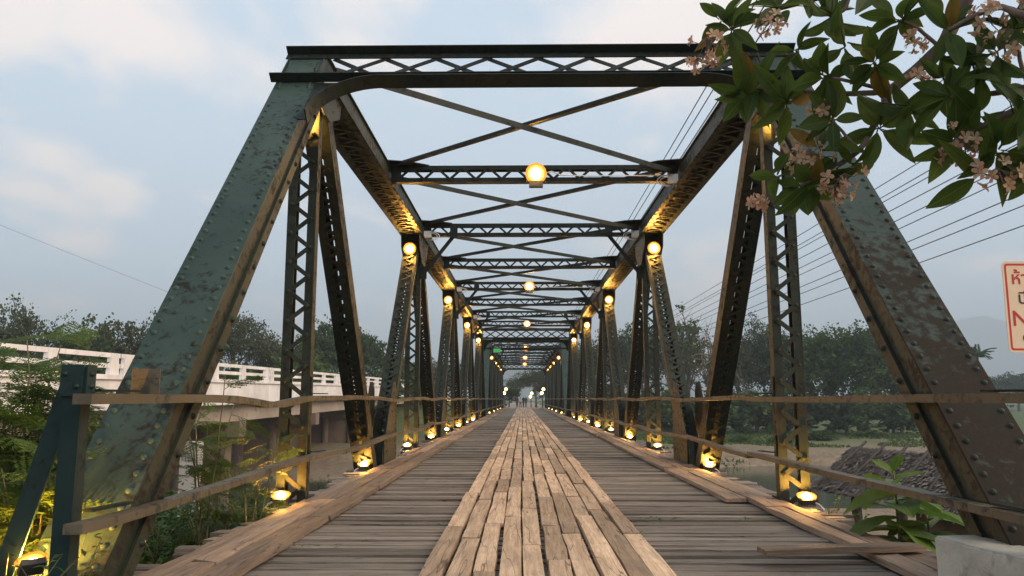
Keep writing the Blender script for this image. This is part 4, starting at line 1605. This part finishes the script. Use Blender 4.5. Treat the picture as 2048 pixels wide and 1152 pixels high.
# ------------------------------------------------------------------ trees
def crown_mesh(name, mat, seed, n_clump, per, rx_, rz_, leaf, flat=0.0, holes=0.0, trunk=True, h=1.0):
    """leaf clumps through an uneven ellipsoid of unit-ish size; origin at the foot of the tree"""
    rnd = random.Random(seed)
    mb = MB()
    cz = h - rz_
    centres = []
    while len(centres) < n_clump:
        v = Vector((rnd.gauss(0, 1), rnd.gauss(0, 1), rnd.gauss(0, 1))).normalized()
        r = rnd.random() ** 0.40
        if v.z < -0.2 and rnd.random() < 0.6:
            continue
        bumpy = 0.8 + 0.45 * noise.noise(v * 1.9 + Vector((seed, 0, 0)))
        p = Vector((v.x * rx_ * r * bumpy, v.y * rx_ * r * bumpy, cz + v.z * rz_ * r * bumpy * (1 - flat * (v.z < 0))))
        if holes and noise.noise(p * 3.0 / rx_ + Vector((seed, 5, 1))) < -0.35 + holes * .4:
            continue
        centres.append(p)
    for p in centres:
        cr = rx_ * rnd.uniform(0.10, 0.20)
        for i in range(per):
            o = Vector((rnd.gauss(0, 1), rnd.gauss(0, 1), rnd.gauss(0, .7))) * cr * 0.46
            q = p + o
            d = Vector((rnd.uniform(-1, 1), rnd.uniform(-1, 1), rnd.uniform(-.6, .5))).normalized()
            L = leaf * rnd.uniform(.6, 1.4)
            x = d.orthogonal().normalized()
            x = (Matrix.Rotation(rnd.uniform(0, 3), 3, d) @ x) * L * .35
            mb.add([q, q + d * L * .5 + x, q + d * L, q + d * L * .5 - x], [(0, 1, 2, 3)])
    return mb.mesh(name, mat), centres


def limb_mesh(seed, centres, h, r0, n_limb=14, base_split=0.3, mat=None):
    rnd = random.Random(seed)
    mb = MB()
    top = Vector((rnd.uniform(-.04, .04) * h, rnd.uniform(-.04, .04) * h, h * 0.72))
    pts = [Vector((0, 0, -0.3)), Vector((rnd.uniform(-.02, .02) * h, 0, h * .25)), Vector((rnd.uniform(-.03, .03) * h, rnd.uniform(-.03, .03) * h, h * .5)), top]
    mb.tube(pts, [r0, r0 * .8, r0 * .55, r0 * .15], 7)
    for i in range(n_limb):
        c = rnd.choice(centres)
        t = rnd.uniform(base_split, 0.7)
        f = t / 0.72 * 3
        j = min(2, int(f))
        p = pts[j].lerp(pts[j + 1], min(1, f - j))
        mid = p.lerp(c, .5) + Vector((rnd.uniform(-.05, .05), rnd.uniform(-.05, .05), rnd.uniform(-.02, .06))) * h
        mb.tube([p, mid, c], [r0 * .38, r0 * .22, r0 * .05], 5)
        for k in range(3):
            e = mid.lerp(c, rnd.random()) + Vector((rnd.uniform(-.12, .12), rnd.uniform(-.12, .12), rnd.uniform(0, .14))) * h
            mb.tube([mid.lerp(c, .3 * k), e], [r0 * .12, r0 * .03], 4)
    return mb.mesh('trunk', mat or M['bark'])


PROTO = {}


def proto(kind):
    if kind in PROTO:
        return PROTO[kind]
    spec = {
        'round': dict(mat='tree_a', n_clump=260, per=41, rx_=4.2, rz_=3.9, leaf=0.29, h=9.0),
        'round2': dict(mat='tree_c', n_clump=240, per=41, rx_=4.0, rz_=4.2, leaf=0.27, h=9.0),
        'feather': dict(mat='tree_b', n_clump=190, per=38, rx_=4.6, rz_=3.4, leaf=0.21, h=9.0, holes=0.4),
        'umbrella': dict(mat='tree_d', n_clump=200, per=44, rx_=5.2, rz_=2.6, leaf=0.21, h=9.0, flat=0.6, holes=0.35),
        'olive': dict(mat='tree_d', n_clump=230, per=38, rx_=4.3, rz_=4.3, leaf=0.26, h=9.0, holes=0.15),
        'bare': dict(mat='tree_d', n_clump=90, per=14, rx_=4.0, rz_=4.0, leaf=0.19, h=9.0, holes=0.3),
        'sparse': dict(mat='tree_c', n_clump=60, per=32, rx_=2.2, rz_=3.8, leaf=0.24, h=9.0, holes=0.2),
        'bush': dict(mat='tree_c', n_clump=120, per=26, rx_=4.0, rz_=4.2, leaf=0.5, h=7.0),
        'bushd': dict(mat='tree_a', n_clump=130, per=26, rx_=4.6, rz_=4.2, leaf=0.5, h=7.5),
    }[kind]
    mt = M[spec.pop('mat')]
    sd = len(PROTO) + 3
    cm, cen = crown_mesh('crown', mt, sd, **spec)
    tm = limb_mesh(sd + 50, cen, spec['h'], 0.22, 40 if kind in ('bare', 'sparse') else 16, 0.12 if kind == 'bare' else 0.25)
    PROTO[kind] = (cm, tm, spec['h'], spec['rx_'])
    return PROTO[kind]


def tree(px, py_top, width_px, d, kind, label, base=None, group='trees along the river', name='tree'):
    top = unp(px, py_top, d)
    zb = ground_z(top.x, d) - 0.2 if base is None else base
    cm, tm, h, rx_ = proto(kind)
    sz = (top.z - zb) / h
    sxy = (width_px / F_PX * d) / (2 * rx_)
    root = thing(name, label, 'bush' if name == 'bush' else 'tree', Matrix.Translation((top.x, d, zb)) @ Matrix.Rotation((px * 1.7) % 6.28, 4, 'Z') @ Matrix.Diagonal((sxy, sxy, sz, 1)), group)
    place('crown', cm, root)
    place('trunk', tm, root)
    return root


LT = [(-60, 600, 240, 60, 'olive'), (52, 588, 175, 62, 'feather'), (150, 640, 170, 66, 'round'), (232, 618, 190, 64, 'olive'), (330, 622, 170, 68, 'feather'), (395, 650, 150, 72, 'round'),
      (478, 614, 190, 74, 'umbrella'), (545, 655, 140, 80, 'olive'), (600, 662, 120, 84, 'round2'), (655, 634, 150, 88, 'round'), (725, 650, 130, 92, 'round'), (790, 700, 120, 118, 'round2'), (850, 712, 110, 125, 'olive'), (905, 722, 90, 140, 'round')]
for i, (px, py, w, d, kd) in enumerate(LT):
    tree(px, py, w, d, kd, '%s tree behind the white bridge, %s counting rightwards from the left edge' % ({'olive': 'brownish', 'feather': 'feathery', 'round': 'dark', 'umbrella': 'flat topped', 'round2': 'fresh green'}[kd], ORD[i] if 0 < i < 13 else ('cut off' if i == 0 else 'thirteenth')), group='trees behind the white bridge')
for i, (px, py, w, d, kd) in enumerate([(40, 690, 260, 52, 'bush'), (190, 680, 260, 56, 'bushd'), (330, 690, 260, 56, 'bushd'), (470, 690, 240, 62, 'bushd'), (600, 700, 220, 70, 'bush'), (720, 715, 200, 78, 'bushd'), (820, 735, 160, 96, 'bush')]):
    tree(px, py, w, d, kd, 'dense bush close behind the white railing, %s from the left edge' % ORD[i + 1], group='bushes behind the white bridge', name='bush')

RT = [(1175, 682, 99, 120, 'round'), (1222, 650, 110, 105, 'olive'), (1280, 637, 132, 98, 'round'), (1340, 650, 154, 96, 'bare'), (1372, 592, 110, 92, 'sparse'), (1420, 642, 176, 90, 'bare'), (1470, 654, 154, 94, 'olive'), (1522, 622, 132, 96, 'feather'),
      (1585, 650, 165, 92, 'round'), (1655, 637, 165, 90, 'round2'), (1720, 634, 165, 88, 'round'), (1790, 672, 154, 92, 'round2'), (1860, 722, 143, 110, 'olive')]
KD = {'olive': 'brownish', 'feather': 'feathery', 'round': 'dark', 'umbrella': 'flat topped', 'round2': 'fresh green', 'bare': 'thin branched half bare', 'sparse': 'tall sparse pale green'}
for i, (px, py, w, d, kd) in enumerate(RT):
    tree(px, py, w, d, kd, '%s tree on the far right bank, %s from the bridge' % (KD[kd], ORD[i + 1] if i < 12 else 'thirteenth'), group='trees on the far right bank')
for i, (px, py, w, d, kd) in enumerate([(1230, 765, 150, 92, 'bushd'), (1320, 770, 160, 90, 'bush'), (1420, 770, 160, 88, 'bushd'), (1510, 775, 160, 86, 'bush'), (1600, 770, 170, 85, 'bushd'), (1690, 770, 170, 84, 'bushd'), (1780, 780, 160, 86, 'bushd'), (1640, 858, 90, 74, 'bush'), (1560, 872, 60, 70, 'bush'), (1740, 860, 90, 78, 'bush'), (1480, 868, 50, 72, 'bush')]):
    tree(px, py, w, d, kd, 'leafy bush at the foot of the right bank trees, %s from the bridge' % (ORD[i + 1] if i < 7 else 'low one, ' + ORD[i - 6]), group='bushes on the far right bank', name='bush')
for i, (px, py, w, d, kd) in enumerate([(1880, 752, 90, 200, 'round'), (1950, 745, 120, 230, 'olive'), (2030, 740, 110, 220, 'round'), (2100, 745, 110, 230, 'olive')]):
    tree(px, py, w, d, kd, 'distant hazy tree below the mountain, %s rightwards' % ORD[i + 1], group='distant trees below the mountain')
# trees where the road goes on beyond the bridge
for i, (px, py, w, d, kd) in enumerate([(1072, 736, 115, 112, 'umbrella'), (1018, 770, 56, 118, 'round'), (1100, 755, 80, 125, 'round'), (1035, 752, 80, 150, 'umbrella'), (985, 765, 60, 135, 'round'), (1125, 760, 70, 140, 'olive')]):
    tree(px, py, w, d, kd, '%s tree over the road beyond the bridge, %s of its group' % (KD[kd], ORD[i + 1]), base=-0.4, group='trees over the road beyond the bridge')


def palm(px, py, d):
    top = unp(px, py, d)
    zb = ground_z(top.x, d) - .2
    h = top.z - zb
    root = thing('palm_tree', 'lone palm tree standing below the distant mountain', 'palm', Matrix.Translation((top.x, d, zb)))
    mb = MB(); mb.tube([(0, 0, 0), (.2, 0, h * .5), (0, 0, h)], [.22, .17, .13], 7)
    mb.build('trunk', M['bark'], root)
    fm = MB()
    for k in range(12):
        t = k / 11
        p = Vector((0, 2.3 * t, 0.7 * t - 1.5 * t * t))
        for s in (-1, 1):
            for e in range(2):
                q = p + Vector((0, .1 * e, 0))
                L = 0.75 * (1 - .55 * t)
                fm.add([q, q + Vector((s * L * .5, .18, -.08)), q + Vector((s * L, .32, -.42 * L - .1)), q + Vector((s * L * .5, .04, -.12))], [(0, 1, 2, 3)])
    me = fm.mesh('frond', M['tree_a'])
    rnd = random.Random(3)
    for i in range(18):
        place('frond', me, root, Matrix.Translation((0, 0, h)) @ Matrix.Rotation(i * 2.4, 4, 'Z') @ Matrix.Rotation(rnd.uniform(-.3, 1.2), 4, 'X') @ Matrix.Scale(rnd.uniform(.8, 1.1), 4))


palm(1955, 712, 120)

# ------------------------------------------------------------------ frangipani over the right end post
def frangipani():
    root = thing('frangipani_tree', 'frangipani tree with dark leaf rosettes and pink blossom at the upper right', 'tree', Matrix.Translation((4.7, 2.3, 0)))
    inv = root.matrix_basis.inverted()
    P = lambda px, py, d: inv @ unp(px, py, d)
    rnd = random.Random(17)
    mains = [  # (points in the photograph with distance, radius from..to)
        ([(2420, 700, 2.35), (2330, 250, 2.5), (2150, 20, 2.8), (1985, -90, 3.1), (1925, 10, 3.25), (1880, 95, 3.3), (1800, 165, 3.4), (1772, 185, 3.4)], .055, .020),
        ([(1772, 185, 3.4), (1765, 225, 3.42), (1738, 268, 3.45), (1718, 300, 3.45), (1660, 340, 3.5), (1602, 372, 3.55)], .019, .010),
        ([(1772, 183, 3.4), (1690, 188, 3.5), (1600, 182, 3.6), (1512, 176, 3.7)], .015, .008),
        ([(1772, 180, 3.4), (1710, 165, 3.42), (1648, 152, 3.45)], .011, .007),
        ([(2330, 250, 2.5), (2200, 170, 2.8), (2060, 175, 3.0), (1960, 190, 3.15), (1900, 192, 3.2)], .022, .008),
        ([(2200, 170, 2.8), (2100, 215, 2.95), (2030, 222, 3.05), (1990, 240, 3.1), (1930, 268, 3.15), (1912, 285, 3.15)], .020, .008),
        ([(2150, 20, 2.8), (2050, 30, 2.9), (1990, 15, 3.0), (1900, 60, 3.1)], .02, .009),
        ([(1985, -90, 3.1), (1820, -45, 3.4), (1700, -20, 3.5), (1640, -5, 3.6), (1572, 10, 3.6), (1520, 30, 3.7), (1462, 58, 3.75)], .025, .008),
        ([(1700, -20, 3.5), (1690, 15, 3.5), (1660, 38, 3.5)], .014, .008),
        ([(2030, 222, 3.05), (2045, 300, 3.05), (2060, 340, 3.0)], .010, .007),
        ([(1718, 300, 3.45), (1690, 270, 3.45), (1665, 240, 3.45)], .009, .006),
        ([(1880, 95, 3.3), (1840, 60, 3.3), (1800, 40, 3.3)], .010, .007),
        ([(2060, 175, 3.0), (2040, 120, 3.0), (2030, 60, 3.0)], .010, .007),
        ([(1765, 185, 3.4), (1757, 150, 3.35), (1748, 125, 3.3)], .010, .007),
    ]
    for pts, r0, r1 in mains:
        w = [P(*p) for p in pts]
        dense = []
        for i in range(len(w) - 1):
            p0, p1, p2, p3 = w[max(0, i - 1)], w[i], w[i + 1], w[min(len(w) - 1, i + 2)]
            for k in range(5):
                t = k / 5
                dense.append(0.5 * ((2 * p1) + (p2 - p0) * t + (2 * p0 - 5 * p1 + 4 * p2 - p3) * t * t + (3 * p1 - p0 - 3 * p2 + p3) * t ** 3))
        dense.append(w[-1])
        mb = MB()
        n_ = len(dense)
        mb.tube([p + Vector((rnd.uniform(-1, 1), rnd.uniform(-1, 1), rnd.uniform(-1, 1))) * .002 for p in dense], [(r0 + (r1 - r0) * i / (n_ - 1)) * rnd.uniform(.93, 1.07) for i in range(n_)], 8)
        mb.build('branch', M['plum_bark'], root)
    # trunk outside the picture
    a = P(2420, 700, 2.35)
    mb = MB(); mb.tube([(0, 0, -0.4), a * .3 + Vector((.05, 0, 0)), a * .7, a], [.11, .09, .07, .055], 10)
    mb.build('trunk', M['plum_bark'], root)
    LEAF = []
    for L, w, dr, sd in ((0.27, 0.102, .10, 1), (0.24, 0.094, .16, 2), (0.29, 0.106, .22, 3), (0.20, 0.08, .08, 4)):
        lm = MB()
        n_ = 10
        vs, fs = [], []
        for i in range(n_ + 1):
            t = i / n_
            hw = w / 2 * max(0.03, math.sin(math.pi * min(1.0, max(0, (t - .1) / .9)) ** 0.85) ** 0.85 if t > .1 else 0.06)
            y, z = L * t, -dr * L * t * t
            vs += [(-hw, y, z + hw * .28), (0, y, z - .002), (hw, y, z + hw * .28)]
        for i in range(n_):
            for k in range(2):
                q = i * 3 + k
                fs.append((q, q + 1, q + 4, q + 3))
        lm.add(vs, fs, True)
        lm.tube([(0, L * .0, -.003), (0, L * .5, -dr * L * .25 - .004), (0, L * .95, -dr * L * .9 - .003)], [.0035, .0022, .0006], 4)
        LEAF.append(lm.mesh('leaf', M['plum_leaf']))
    # rosettes: pixel, distance, screen direction the shoot points, number of leaves, spread
    ros = [(1462, 58, 3.75, (-1, .1), 10), (1440, 40, 3.78, (-.6, 1), 6), (1512, 176, 3.7, (-.8, -.3), 11), (1490, 190, 3.75, (-.5, -1), 8), (1648, 152, 3.45, (-.4, .6), 9), (1660, 38, 3.5, (0, -1), 10),
           (1748, 125, 3.3, (0, 1), 10), (1602, 372, 3.55, (-1, -.2), 9), (1625, 365, 3.5, (-.2, -1), 7), (1665, 240, 3.45, (-.4, .2), 8), (1575, 205, 3.6, (0, -1), 8), (1760, 258, 3.4, (1, -.3), 8), (1800, 40, 3.3, (-.3, 1), 9),
           (1900, 192, 3.2, (-1, .2), 8), (1912, 285, 3.15, (-.6, -.6), 8), (1900, 60, 3.1, (-.8, 0), 7), (1890, 160, 3.25, (-.2, -.8), 6), (2030, 60, 3.0, (0, 1), 7), (2060, 340, 3.0, (-.2, -1), 6), (1705, 330, 3.45, (.3, -1), 5),
           (1560, 15, 3.6, (-.3, 1), 6), (1740, -10, 3.45, (0, 1), 7), (1850, -10, 3.35, (0, 1), 7), (1990, 110, 3.05, (.3, -.5), 6), (1960, 235, 3.1, (.2, -.8), 6), (1690, 95, 3.42, (0, -1), 6), (1625, -5, 3.6, (-.2, -1), 6), (1640, 300, 3.5, (-.6, .4), 6), (2045, 240, 3.0, (.6, .2), 6), (1555, 350, 3.55, (-.4, .6), 4), (2000, 300, 3.0, (.2, -.6), 6), (1960, 350, 3.05, (-.4, -.8), 4), (1950, 120, 3.1, (.2, .6), 7), (2010, 170, 3.0, (.4, .5), 6), (1590, 100, 3.55, (-.6, .5), 6), (1820, 215, 3.3, (.3, -.7), 6)]
    right, upv = Vector((1, 0, 0)), Vector((0, -math.sin(PITCH), math.cos(PITCH)))
    fwd = Vector((0, math.cos(PITCH), math.sin(PITCH)))
    nleaf = 0
    for px, py, d, (sx_, sy_), nl in ros:
        p = P(px, py, d)
        ax = (right * sx_ * .5 + upv * sy_ * .5 + fwd * rnd.choice((-.75, -.75, .6)) + Vector((0, 0, .1))).normalized()
        q = ax.to_track_quat('Z', 'Y').to_matrix().to_4x4()
        nl = max(4, int(nl * 0.95))
        for i in range(nl):
            if nleaf >= 295:
                break
            nleaf += 1
            el = R(rnd.uniform(-12, 38))
            mm = Matrix.Translation(p + ax * rnd.uniform(-.03, .012)) @ q @ Matrix.Rotation(i * 2.4 + rnd.uniform(-.35, .35), 4, 'Z') @ Matrix.Rotation(el, 4, 'X') @ Matrix.Rotation(rnd.uniform(-.3, .3), 4, 'Y') @ Matrix.Diagonal((rnd.uniform(.50, .84), rnd.uniform(.55, .88), rnd.uniform(.5, 2.0), 1))
            place('leaf', LEAF[rnd.randrange(4)], root, mm)
    # blossom: five-petalled flowers in loose heads
    fm = MB()
    for k in range(5):
        rot = Matrix.Rotation(k * 2 * math.pi / 5, 3, 'Z')
        vs = [Vector(v) for v in ((0, 0, 0), (.008, .012, .006), (.013, .026, .011), (.005, .038, .010), (-.008, .034, .013), (-.010, .016, .012))]
        fm.add([rot @ v for v in vs], [(0, 1, 2, 3, 4, 5)], True)
    f_me = fm.mesh('flower', M['petal'])
    hm = MB(); hm.dome((0, 0, .0), .0085, None, 7, 2, .011)
    h_me = hm.mesh('flower_heart', M['petal_heart'])
    for px, py, d, nf, rad in ((1415, 92, 3.72, 13, .075), (1400, 120, 3.7, 8, .05), (1548, 52, 3.6, 10, .06), (1618, 315, 3.5, 14, .075), (1645, 220, 3.5, 8, .05), (1690, 365, 3.42, 12, .07), (1520, 405, 3.55, 6, .035), (1928, 300, 3.1, 16, .075),
                               (1995, 355, 3.0, 14, .065), (1972, 38, 3.0, 12, .065), (2010, 95, 3.0, 10, .055), (1830, 88, 3.3, 7, .04), (1838, 160, 3.3, 6, .05), (1670, 385, 3.45, 7, .05), (2044, 20, 3.0, 8, .05)):
        c = P(px, py, d)
        st = MB()
        for i in range(nf):
            o = Vector((rnd.gauss(0, 1), rnd.gauss(0, 1), rnd.gauss(0, .7))).normalized() * rad * rnd.uniform(.5, 1.35)
            q = (o.normalized() + Vector((0, -.4, -.2))).to_track_quat('Z', 'Y').to_matrix().to_4x4()
            q.translation = c + o
            fl = place('flower', f_me, root, q @ Matrix.Rotation(rnd.uniform(0, 6), 4, 'Z') @ Matrix.Diagonal((rnd.uniform(.6, 1), rnd.uniform(.6, 1), rnd.uniform(.7, 1.8), 1)))
            place('flower_heart', h_me, fl)
            st.tube([c + Vector((0, 0, rad * .6)), c + o * .5, c + o], [.003, .0022, .0018], 4)
        st.build('flower_stalk', M['plum_bark'], root)


frangipani()

# ------------------------------------------------------------------ power lines and poles
def wire(x, z, label, y0=-14, y1=118, sag=0.5):
    mb = MB()
    pts = []
    for i in range(41):
        t = i / 40
        pts.append((x[0] + (x[1] - x[0]) * t, y0 + (y1 - y0) * t, z[0] + (z[1] - z[0]) * t - sag * 4 * t * (1 - t)))
    mb.tube(pts, 0.012, 4, False)
    tag(mb.build('power_line', M['wire']), label, 'wire', 'power lines on the right')


slots = [0.60, 0.565, 0.55, 0.515, 0.48, 0.455, 0.41, 0.385, 0.345]
for i, r in enumerate(slots):
    X = 9.5 + 0.25 * (i % 3)
    wire((X, X), (1 + r * X + .35, 1 + r * X + .35), 'dark power line sloping behind the right end post, %s from the top' % ORD[i + 1], sag=0.45)
for i, r in enumerate((1.62, 1.72, 1.80)):
    X = 3.75
    wire((X, X), (1 + r * X, 1 + r * X), 'thin power line above the right top chord, %s of the steep ones' % ORD[i + 1], sag=0.2)
wire((-46, -30), (17.5, 9), 'faint power line above the trees at the left edge', 40, 90, 0.3)
for yy, lab in ((118, 'utility pole carrying the wires beyond the bridge'), (-14, 'utility pole carrying the wires behind the viewpoint')):
    root = thing('utility_pole', lab, 'pole', Matrix.Translation((9.75, yy, 0)))
    mb = MB(); mb.tube([(0, 0, -3), (0, 0, 7.6)], [.17, .11], 8)
    mb.build('shaft', M['pale_pile'], root)
    mb = MB(); mb.box((-2.7, 0.0, 7.3), (7.4, 0.1, 0.12))
    mb.box((0, 0, 5.2), (1.2, .1, .12))
    mb.build('cross_arm', M['bark'], root)

# ------------------------------------------------------------------ beyond the bridge: people, lamp posts, parapets
def person(x, y, zb, h, shirt, label, seed):
    rnd = random.Random(seed)
    me = bpy.data.meshes.new('person')
    st = rnd.uniform(.08, .2)
    J = {'pel': (0, 0, .53), 'wst': (0, 0, .62), 'chs': (0, 0, .74), 'nck': (0, 0, .84), 'hd': (0, -.01, .90), 'hd2': (0, -.01, .965),
         'hl': (.05, 0, .50), 'kl': (.055, -st * .5, .28), 'al': (.06, -st * .3, .04), 'tl': (.065, -st * .3 - .07, .015), 'hr': (-.05, 0, .50), 'kr': (-.055, st * .2, .28), 'ar': (-.06, st * .6, .05), 'tr': (-.065, st * .6 - .06, .015),
         'sl': (.10, 0, .81), 'el': (.135, .02, .63), 'wl': (.13, -.06, .48), 'sr': (-.10, 0, .81), 'er': (-.135, .0, .63), 'wr': (-.13, -.05, .48)}
    rad = {'pel': .075, 'wst': .065, 'chs': .08, 'nck': .033, 'hd': .05, 'hd2': .04, 'hl': .055, 'kl': .036, 'al': .024, 'tl': .02, 'hr': .055, 'kr': .036, 'ar': .024, 'tr': .02, 'sl': .038, 'el': .028, 'wl': .02, 'sr': .038, 'er': .028, 'wr': .02}
    E = [('pel', 'wst'), ('wst', 'chs'), ('chs', 'nck'), ('nck', 'hd'), ('hd', 'hd2'), ('pel', 'hl'), ('hl', 'kl'), ('kl', 'al'), ('al', 'tl'), ('pel', 'hr'), ('hr', 'kr'), ('kr', 'ar'), ('ar', 'tr'), ('chs', 'sl'), ('sl', 'el'), ('el', 'wl'), ('chs', 'sr'), ('sr', 'er'), ('er', 'wr')]
    ks = list(J)
    me.from_pydata([tuple(c * h for c in J[k]) for k in ks], [(ks.index(a), ks.index(b)) for a, b in E], [])
    o = place('person', me, None, Matrix.Translation((x, y, zb)) @ Matrix.Rotation(rnd.uniform(-.5, .5) + (3.14 if seed % 2 else 0), 4, 'Z'))
    sk = o.modifiers.new('skin', 'SKIN')
    for i, k in enumerate(ks):
        me.skin_vertices[0].data[i].radius = (rad[k] * h * (1.15 if k in ('chs', 'wst', 'pel') else 1), rad[k] * h)
    me.skin_vertices[0].data[0].use_root = True
    o.modifiers.new('sub', 'SUBSURF').levels = 1
    bpy.context.view_layer.update()
    dg = bpy.context.evaluated_depsgraph_get()
    nm = bpy.data.meshes.new_from_object(o.evaluated_get(dg))
    o.modifiers.clear()
    nm.materials.clear()
    for mt in (shirt, M['trouser'], M['skin'], M['hair']):
        nm.materials.append(mt)
    for p in nm.polygons:
        c = p.center / h
        p.material_index = 1 if (c.z < .54 and abs(c.x) < .11) else (0 if c.z < .845 and (c.z > .6 or abs(c.x) < .11) else (3 if c.z > .93 or (c.z > .88 and c.y > 0) else 2))
        p.use_smooth = True
    o.data = nm
    tag(o, label, 'person', 'people beyond the bridge')


ZR = -0.28
for i, (px, h, sh, lab) in enumerate(((1034, 1.66, 'shirt_a', 'person in dark red shirt walking on the road beyond the bridge'), (1041, 1.60, 'shirt_b', 'person in white shirt walking on the road beyond the bridge'),
                                      (1047, 1.70, 'shirt_c', 'person in dark blue top walking beyond the bridge, middle of the group'), (1052, 1.68, 'shirt_c', 'person in dark clothes at the right of the group beyond the bridge'))):
    p = unp(px, 800, 112 + i * 1.5)
    person(p.x, 112 + i * 1.5, ZR, h, M[sh], lab, 60 + i)

for i, (px, py, d) in enumerate(((1010, 780, 100), (1085, 780, 100), (1062, 788, 116))):
    p = unp(px, py, d)
    root = thing('lamp_post', 'twin globe lamp post beyond the bridge, %s' % ('left of the road', 'right of the road', 'nearest to the people')[i], 'lamp post', Matrix.Translation((p.x, d, -0.4)), 'lamp posts beyond the bridge')
    mb = MB(); mb.tube([(0, 0, 0), (0, 0, p.z + .75)], [.07, .05], 8)
    mb.build('pole', M['wire'], root)
    for q, dz in ((-.1, 0.0), (.12, .5)):
        g = MB()
        g.dome((q, -.15, p.z + dz), .19, None, 10, 3)
        g.dome((0, 0, 0), .19, Matrix.Translation((q, -.15, p.z + dz)) @ Matrix.Rotation(math.pi, 4, 'X'), 10, 3)
        g.build('globe', M['lamp_far'], root)
for s in (-1, 1):
    mb = MB()
    mb.box((0, 0, 0.2), (0.35, 9, 1.0))
    mb.box((0, 0, 0.75), (0.5, 9.2, 0.1))
    tag(mb.build('parapet', M['girder'], None, Matrix.Translation((s * 3.1, Y_END + 5.4, -0.2))), 'low concrete parapet beyond the bridge, %s of the road' % SIDE[s], 'parapet')

# ------------------------------------------------------------------ hazy evening air
hz, nt, n, l, bs = new_mat('evening_haze')
n.remove(bs)
pv = n.new('ShaderNodeVolumePrincipled')
pv.inputs['Color'].default_value = (0.76, 0.89, 1.0, 1)
pv.inputs['Density'].default_value = 0.0006
pv.inputs['Anisotropy'].default_value = 0.0
l.new(pv.outputs[0], n['Material Output'].inputs['Volume'])
mb = MB()
hz_top = max(v.co.z for o in col.objects if o.name.startswith(('mountain', 'hill')) for v in o.data.vertices) + 6
hz_bot = min(v.co.z for o in col.objects if o.name.startswith(('mountain', 'hill', 'ground')) and o.type == 'MESH' for v in o.data.vertices) - 1
print('haze', hz_bot, hz_top)
mb.box((0, 2385, (hz_top + hz_bot) / 2), (9600, 4850, hz_top - hz_bot))
tag(mb.build('haze', hz), kind='stuff')
